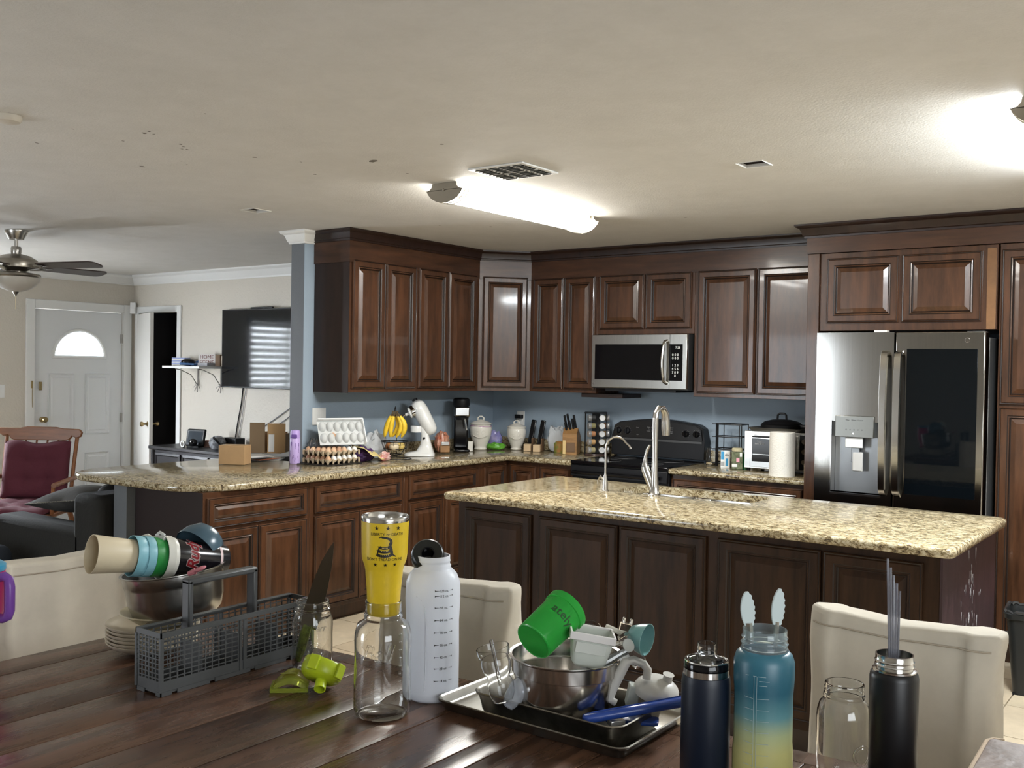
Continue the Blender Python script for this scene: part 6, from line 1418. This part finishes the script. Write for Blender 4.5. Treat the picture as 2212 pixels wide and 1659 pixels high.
B().tube([(.042*cos(a), .042*sin(a), 0) for a in [k*pi/16 for k in range(32)]], .003, 6, True).build('rim', chrome, t); B().lathe([(.041, 0), (.034, -.02), (.018, -.032), (0, -.035)], 24, cap=False).build('mesh_bowl', mat('mesh_grey', (.12, .12, .12), .4, metal=.7), t)
# white clear container
fd = rt*.97-Vector((0, 0, .18))
t = thing('food_processor_cup', 'square milky plastic container with a white rim on the mixing bowl', 'container', pt(1275, 1395, d=DBB-.06), q=Quaternion((0, 0, 1), YAW) @ Quaternion((0, 1, 0), radians(9)))
mk = mat('milky_plastic', (.62, .65, .60), .3, trans=.25, ior=1.2)
b = B(); R = []
for z, e in ((.030, 0), (.0, .002), (-.030, .008), (-.036, .014)):
    R.append([b.v(x, y, z-(.006*sin(pi*(x+.045)/.09) if z < 0 else 0)) for x, y in round_poly([(-.044+e, -.035+e, .012), (.044-e, -.035+e, .012), (.044-e, .035-e, .012), (-.044+e, .035-e, .012)], 0, 4)])
for A, Q in zip(R, R[1:]):
    for i in range(len(A)): b.f([A[i], A[(i+1) % len(A)], Q[(i+1) % len(A)], Q[i]])
b.f(R[-1]); b.build('cup', mk, t, smooth=50)
B().box(-.050, -.041, .018, .047, -.036, .034).box(-.050, .036, .018, .047, .041, .034).box(-.050, -.036, .018, -.045, .036, .034).box(.042, -.036, .018, .047, .036, .034).build('rim', mat('rim_white', (.62, .60, .58), .35), t, bevel=.0015)
B().box(-.034, -.0365, -.008, .030, -.0352, .014).build('window_panel', mat('milky_light', (.50, .52, .48), .4), t, bevel=.0004)
t = thing('black_stopper', 'round black lid with a clear rim behind the milky container', 'lid', pt(1272, 1358, d=DBB-.0), q=dirq((TOCAM*.35+Vector((0, 0, .94))).normalized()))
B().lathe([(.024, -.03), (.0245, -.004), (.018, 0), (0, .0)], 28).build('lid', black, t); B().lathe([(.0265, -.008), (.0270, .004), (.0250, .004), (.025, -.008)], 28, cap=False, cup=False).build('clear_rim', plast_clear, t)
# teal measuring cup, scoop
td = (rt*.80+TOCAM*.56+Vector((0, 0, -.10))).normalized()
t = thing('teal_measuring_cup', 'small teal measuring cup held out over the right rim of the bowl', 'cup', pt(1362, 1372, d=DBB-.03), q=dirq(td))
B().lathe(wall_solid([(.016, 0), (.022, .003), (.030, .022), (.0345, .040)], .0016), 36, cup=False).build('cup', mat('teal', (.17, .36, .36), .3), t, smooth=50)
B().tube([Vector((0, 0, .002)), Vector((0, .0, -.03)), Vector((0, .004, -.06))], .006, 8).build('handle', mat('ivory', (1, 1, 1)), t)
t = thing('chrome_rods', 'pair of pale metal rods running from the container to the teal cup', 'rod', pt(1302, 1400, d=DBB-.04), q=dirq((rt*.95+Vector((0, 0, .25))).normalized()))
for k in range(2): B().tube([(.005*k*2, .0, 0), (.005*k*2, 0, .045)], .004, 8).build('rod', mat('pale_metal', (.6, .58, .52), .3, metal=.8), t)
t = thing('clear_scoop', 'clear plastic scoop hanging below the teal cup', 'scoop', pt(1362, 1400, d=DBB-.055), q=Quaternion((0, 0, 1), YAW) @ Quaternion((0, 1, 0), radians(-32)))
b = B(); R = [[b.v(x, y, z) for x, y, z in ((-w2, -.014, z_), (w2, -.014, z_), (w2, .014, z_), (-w2, .014, z_))] for z_, w2 in ((.032, .012), (.01, .016), (-.03, .017), (-.042, .012))]
for A, Q in zip(R, R[1:]):
    for i in range(4): b.f([A[i], A[(i+1) % 4], Q[(i+1) % 4], Q[i]])
b.f(R[0]); b.f(R[-1]); b.build('scoop', plast_clear, t, smooth=0, bevel=.0015)
B(Matrix.Translation((0, -.0148, .012)) @ Matrix.Rotation(pi/2, 4, 'X')).lathe([(.015, 0), (.014, .003), (0, .0035)], 24, sx=.8).build('round_button', mat('milky_light', (1, 1, 1)), t)
t = thing('clear_clamp', 'clear notched plastic piece above the teal cup', 'clip', pt(1352, 1352, d=DBB-.02), q=Quaternion((0, 0, 1), YAW) @ Quaternion((0, 1, 0), radians(12)))
B().box(-.012, -.008, -.014, .012, .008, .006).prism([(-.012, -.008), (-.004, -.008), (-.008, .006)], .0062, .018).prism([(.004, -.008), (.012, -.008), (.008, .006)], .0062, .018).build('clip', plast_clear, t, bevel=.001)
t = thing('steel_funnel', 'shiny metal utensils heads sticking out of the bowl at right', 'utensil', pt(1318, 1425, d=DBB-.05), q=dirq((rt*.75+Vector((0, 0, .45))).normalized()))
B().tube([(0, 0, -.02), (0, 0, .05)], [.010, .006], 10).build('head', mat('dull_metal', (.35, .36, .36), .3, metal=.9), t); B().box(-.010, -.012, .018, .008, -.006, .040).build('white_tip', white, t)
# white lid with big loop handle
wm = mat('milk_white', (.66, .65, .61), .35, trans=.12)
dl_ = DBB-.06
t = thing('jug_grip', 'milky white looped handle standing in the baking pan right of the bowl', 'handle', pt(1325, 1530, d=dl_), 0)
O = Vector(t.location); pts = [(1325, 1515), (1318, 1500), (1335, 1455), (1350, 1425), (1372, 1422), (1397, 1437), (1400, 1465)]
b = B(); b.tube([pt(a, c, d=dl_)-O for a, c in ((1330, 1518), (1317, 1510), (1322, 1490), (1337, 1458), (1352, 1430), (1368, 1425), (1390, 1434), (1399, 1446), (1397, 1466))], [.008, .0095, .0105, .0115, .011, .0095, .009, .009, .0095], 12).build('handle', wm, t, smooth=70)
t = thing('domed_cover', 'milky white domed jug lid with a small spout in the pan', 'lid', pt(1418, 1490, d=dl_+.02), q=dirq((Vector((0, 0, 1))*.93-rt*-.16+TOCAM*.2).normalized()))
B().lathe([(.046, -.008), (.047, .004), (.044, .010), (.030, .022), (.014, .027), (0, .028)], 36, sx=1.05).build('dome', wm, t, smooth=50)
lcx = t.rotation_quaternion.inverted() @ rt; as_ = math.atan2(lcx.y, lcx.x)
B(Matrix.Rotation(as_, 4, 'Z')).lathe([(.011, .01), (.010, .036), (.0125, .040), (.010, .040)], 16, (.018, .0)).build('spout', wm, t)
B(Matrix.Rotation(as_, 4, 'Z')).box(-.060, -.012, -.045, -.035, .012, .004).build('hinge_tab', mk, t, bevel=.003)
# blue lid with long handle
bd0, bd1 = pt(1258, 1554, d=DBB-.125), pt(1490, 1512, d=DBB-.10); bm = mat('cobalt', (.018, .055, .27), .25)
t = thing('blue_utensil', 'long cobalt blue plastic handle lying across the front of the baking pan', 'handle', bd0, 0)
v = bd1-bd0; L_ = v.length; ux = v.normalized(); uz = Vector((0, 0, 1)); uy = uz.cross(ux).normalized(); uz = ux.cross(uy)
Mx = Matrix(((ux.x, uy.x, uz.x, 0), (ux.y, uy.y, uz.y, 0), (ux.z, uy.z, uz.z, 0), (0, 0, 0, 1)))
B(Mx).prism(round_poly([(0, -.012, .011), (L_, -.016, .012), (L_, .016, .012), (0, .012, .011)], 0), -.009, .009, .006).build('handle', bm, t, smooth=60)
B(Mx @ Matrix.Translation((0, 0, .0092))).tube([(.02, .004, 0), (L_-.01, .006, 0)], .0016, 6).build('raised_rib', bm, t)
o = thing('blue_tray', 'cobalt blue flat piece under the blue handle', 'lid', pt(1370, 1558, d=DBB-.10), YAW-.2)
B().prism(round_poly([(-.06, -.012, .01), (.05, -.012, .01), (.05, .03, .01), (-.06, .03, .01)], 0), -.004, .004, .002).build('piece', bm, o, smooth=50)
t = thing('measuring_spoon', 'small clear square piece lying in the front of the baking pan', 'spoon', pt(1332, 1562, d=DBB-.115), YAW+.4)
B().box(-.018, -.010, -.003, .016, .010, .008).build('piece', mat('foil_clear', (.8, .8, .8), .12, metal=.7), t, bevel=.002)
# clear sippy cup left
p = pt(1082, 1535, z=ZS+.004); s = mpp(p)
t = thing('clear_sipper_cup', 'clear plastic contoured cup with a straw at the left of the mixing bowl', 'cup', pt(1085, 1497, d=DBB-.06), q=dirq((Vector((0, 0, 1))*.96-rt*.22).normalized()))
B().lathe(wall_solid([(.022, -.015), (.028, .0), (.029, .022), (.024, .036), (.030, .050), (.0325, .066), (.029, .078), (.033, .082), (.035, .088), (.0355, .1)], .0016), 36, cup=False).build('cup', plast_clear, t, smooth=60)
B().tube([(.006, .0, .02), (.002, 0, .08), (-.002, 0, .115)], .0042, 10).build('straw', plast_clear, t)
t = thing('clear_bottle_part', 'clear plastic lid piece leaning between sipper cup and mixing bowl', 'lid', pt(1113, 1500, d=DBB-.05), q=dirq((Vector((0, 0, 1))*.8+rt*.45).normalized()))
B().lathe(wall_solid([(.012, -.03), (.02, -.01), (.021, .02), (.014, .035)], .0016), 28, cup=False).build('piece', mat('film_milky', (.8, .83, .88), .2, trans=.8, ior=1.2), t, smooth=60)
# right hand bottles
p = onT(1521, 1692); s = mpp(p)
t = thing('navy_bottle', 'navy steel bottle with a clear spout, left of the blue yellow bottle', 'bottle', p, 0)
hN = (1692-1455)*s*1.0
R_ = 52.5*s
B().lathe([(R_*.95, 0), (R_, .004), (R_, hN-.014), (R_*.965, hN-.003), (R_*.95, hN)], 44).build('body', mat('navy_coat', (.004, .008, .018), .42), t, smooth=40)
B().lathe([(R_*.93, hN+.0005), (R_*.92, hN+.012)], 40).build('steel_collar', steelp, t)
B().lathe([(R_*.90, hN+.0125), (R_*.93, hN+.014), (R_*.93, hN+.022), (R_*.88, hN+.026), (R_*.5, hN+.027)], 40).build('cap_base', blackg, t)
B().lathe([(R_*.72, hN+.0272), (R_*.68, hN+.032), (R_*.42, hN+.036), (R_*.38, hN+.038), (R_*.40, hN+.042), (R_*.37, hN+.044), (R_*.40, hN+.049), (R_*.37, hN+.052), (R_*.385, hN+.058), (R_*.33, hN+.058), (R_*.33, hN+.03)], 36, cap=False, cup=False).build('clear_spout', plast_clear, t, smooth=50)
B().tube([(R_*.86*cos(a), R_*.86*sin(a), hN+.0265) for a in [k*pi/16 for k in range(32)]], .0018, 5, True).build('cap_ring', chrome, t)
p = onT(1645, 1716); s = mpp(p)
t = thing('gradient_bottle', 'tall frosted bottle fading from teal blue to yellow, tongs inside', 'bottle', p, 0)
hG = (1716-1400)*s; R_ = 64*s
gm = gradient_z('teal_yellow', [(0, (.44, .40, .13)), (.34, (.40, .38, .15)), (.46, (.30, .34, .18)), (.58, (.08, .20, .22)), (.74, (.014, .085, .125)), (.90, (.02, .105, .15)), (1, (.03, .13, .18))], .38, .0, 0, hG)
B().lathe(wall_solid([(R_*.85, 0), (R_*.97, .006), (R_, .02), (R_, hG*.30), (R_*.965, hG*.38), (R_*.965, hG*.70), (R_, hG*.80), (R_, hG*.92), (R_*.93, hG*.965), (R_*.78, hG-.001)], .0018), 48, cup=False).build('body', gm, t, smooth=60)
nk = mat('neck_clear_blue', (.75, .86, .90), .06, trans=.9, ior=1.3)
B().lathe(wall_solid([(R_*.80, hG), (R_*.75, hG+.004), (R_*.75, hG+.010), (R_*.79, hG+.011), (R_*.74, hG+.014), (R_*.74, hG+.020), (R_*.77, hG+.0215), (R_*.73, hG+.025), (R_*.735, hG+.036)], .002)[1:-1], 44, cap=False, cup=False).build('neck', nk, t, smooth=50)
lines = []
b = B(); e_ = mat('etched_grey', (.30, .38, .40), .5)
A0g = azi(p)
b = []
for x_ in (-.017, -.012): b.append([(x_, .06), (x_+.0006, .06), (x_+.0006, hG*.86), (x_, hG*.86)])
for k in range(8): z = .05+k*.020; b.append([(-.035, z), (-.018, z-.001), (-.018, z-.0003), (-.035, z+.0008)]); b.append([(-.011, z-.001), (.010, z), (.010, z+.0007), (-.011, z-.0003)])
for x0_, x1_, z in ((-.033, -.012, hG*.86), (-.010, .004, hG*.86), (-.008, .010, hG*.83), (-.008, .006, hG*.80)): b.append([(x0_, z), (x1_, z), (x1_, z+.0008), (x0_, z+.0008)])
poly_wrap('volume_marks', b, e_, t, R_*1.002, A0g)
tg = mat('silicone_grey', (.45, .52, .52), .45)
for k, (px_, py_, lab, lean, bx) in enumerate(((1618, 1352, 'left grey silicone tong head sticking out of the blue yellow bottle', -.03, 0), (1676, 1372, 'right grey silicone tong head with scalloped edge in the blue yellow bottle', .14, 1))):
    c = pt(px_, py_, d=dep(p)+.0); top_ = pt((1613, 1685)[k], (1278, 1272)[k], d=dep(p)); v = top_-c; q_ = dirq(v); Lk = v.length
    o = thing('serving_tongs', lab, 'tongs', c, q=q_); lc = q_.inverted() @ TOCAM; ak = math.atan2(lc.y, lc.x)+pi/2
    b = B(Matrix.Rotation(ak, 4, 'Z')); N_ = 20; z0_ = Lk*(.0 if k == 0 else .22); Fv = []; Bv = []
    for i in range(N_+1):
        u = i/N_; z = z0_+(Lk-z0_)*u; w2 = .0128*(sin(pi*(u*.86+.12))**.55)*(1 if k == 0 else .92); sc = .0012*sin(u*38)
        Fv.append((w2+sc, z)); Bv.append((-w2-(0 if k else 0), z))
    ol = Fv+Bv[::-1]; A = [b.v(x, -.004+.004*abs(x)/.015, z) for x, z in ol]; C = [b.v(x, .002+.004*abs(x)/.015, z) for x, z in ol]
    b.f(A); b.f(C[::-1])
    for i in range(len(ol)): b.f([A[i], A[(i+1) % len(ol)], C[(i+1) % len(ol)], C[i]])
    b.build('head', tg, o, smooth=50, bevel=.001)
    B(Matrix.Rotation(ak, 4, 'Z')).tube([(0, 0, z0_+.006), (0, 0, -.03)], .0045 if k else .007, 8).build('arm', steelp, o)
p = onT(1820, 1694); s = mpp(p)
t = thing('glass_jar', 'empty clear glass jar between the blue yellow bottle and the black bottle', 'jar', p, 0)
R_ = 57*s; hq = .190
B().lathe(wall_solid(jar_profile(R_, hq, 40.5*s, .030, True), .0026), 48, cup=False).build('glass', glass, t, smooth=60)
for r_ in (.014, .019): B(Matrix.Rotation(A0+.40, 4, 'Z') @ Matrix.Translation((R_+.0003, 0, .07)) @ Matrix.Rotation(pi/2, 4, 'Y')).tube([(r_*cos(a), r_*sin(a), -(1-cos(r_*sin(a)/R_))*R_) for a in [k*pi/10 for k in range(20)]], .0007, 4, True).build('embossed_ring', glass, t)
p = onT(1926, 1716); s = mpp(p)
t = thing('black_bottle', 'matte black steel bottle with open threaded steel neck, clear straws inside', 'bottle', p, 0)
R_ = 50.5*s; hB = (1716-1447)*s
B().lathe([(R_*.95, 0), (R_, .004), (R_, hB-.012), (R_*.96, hB-.004), (R_*.86, hB)], 44).build('body', mat('matte_black', (.006, .006, .007), .38), t, smooth=40)
nr = R_*.80
B().lathe([(R_*.90, hB+.0003), (R_*.90, hB+.003), (nr*.98, hB+.005), (nr*.97, hB+.009), (nr*1.03, hB+.0105), (nr*.98, hB+.013), (nr*.98, hB+.017), (nr*1.02, hB+.0185), (nr*.97, hB+.021), (nr*.97, hB+.030), (nr*.90, hB+.030), (nr*.88, hB-.04), (0, hB-.045)], 44, cap=False, cup=False).build('steel_neck', steelp, t, smooth=40)
for k in range(5):
    c = pt(1921+k*4.5, 1432, d=dep(p)); tp = pt(1918+k*6.4, 1209+k*17 if k else 1207, d=dep(p)+.003*k); v = tp-c; o = thing('drinking_straw', ('tallest clear straw at the left of the bundle in the black bottle', 'second clear straw from the left in the black bottle', 'middle clear straw in the black bottle', 'fourth clear straw from the left in the black bottle', 'shortest clear straw at the right of the bundle')[k], 'straw', c, q=dirq(v), group='clear straws in the black bottle')
    B().lathe([(.0022, 0), (.0022, v.length), (.0017, v.length), (.0017, 0)], 10, cap=False, cup=False).build('tube', mat('straw_clear', (.5, .51, .56), .1, trans=.85, ior=1.3), o)
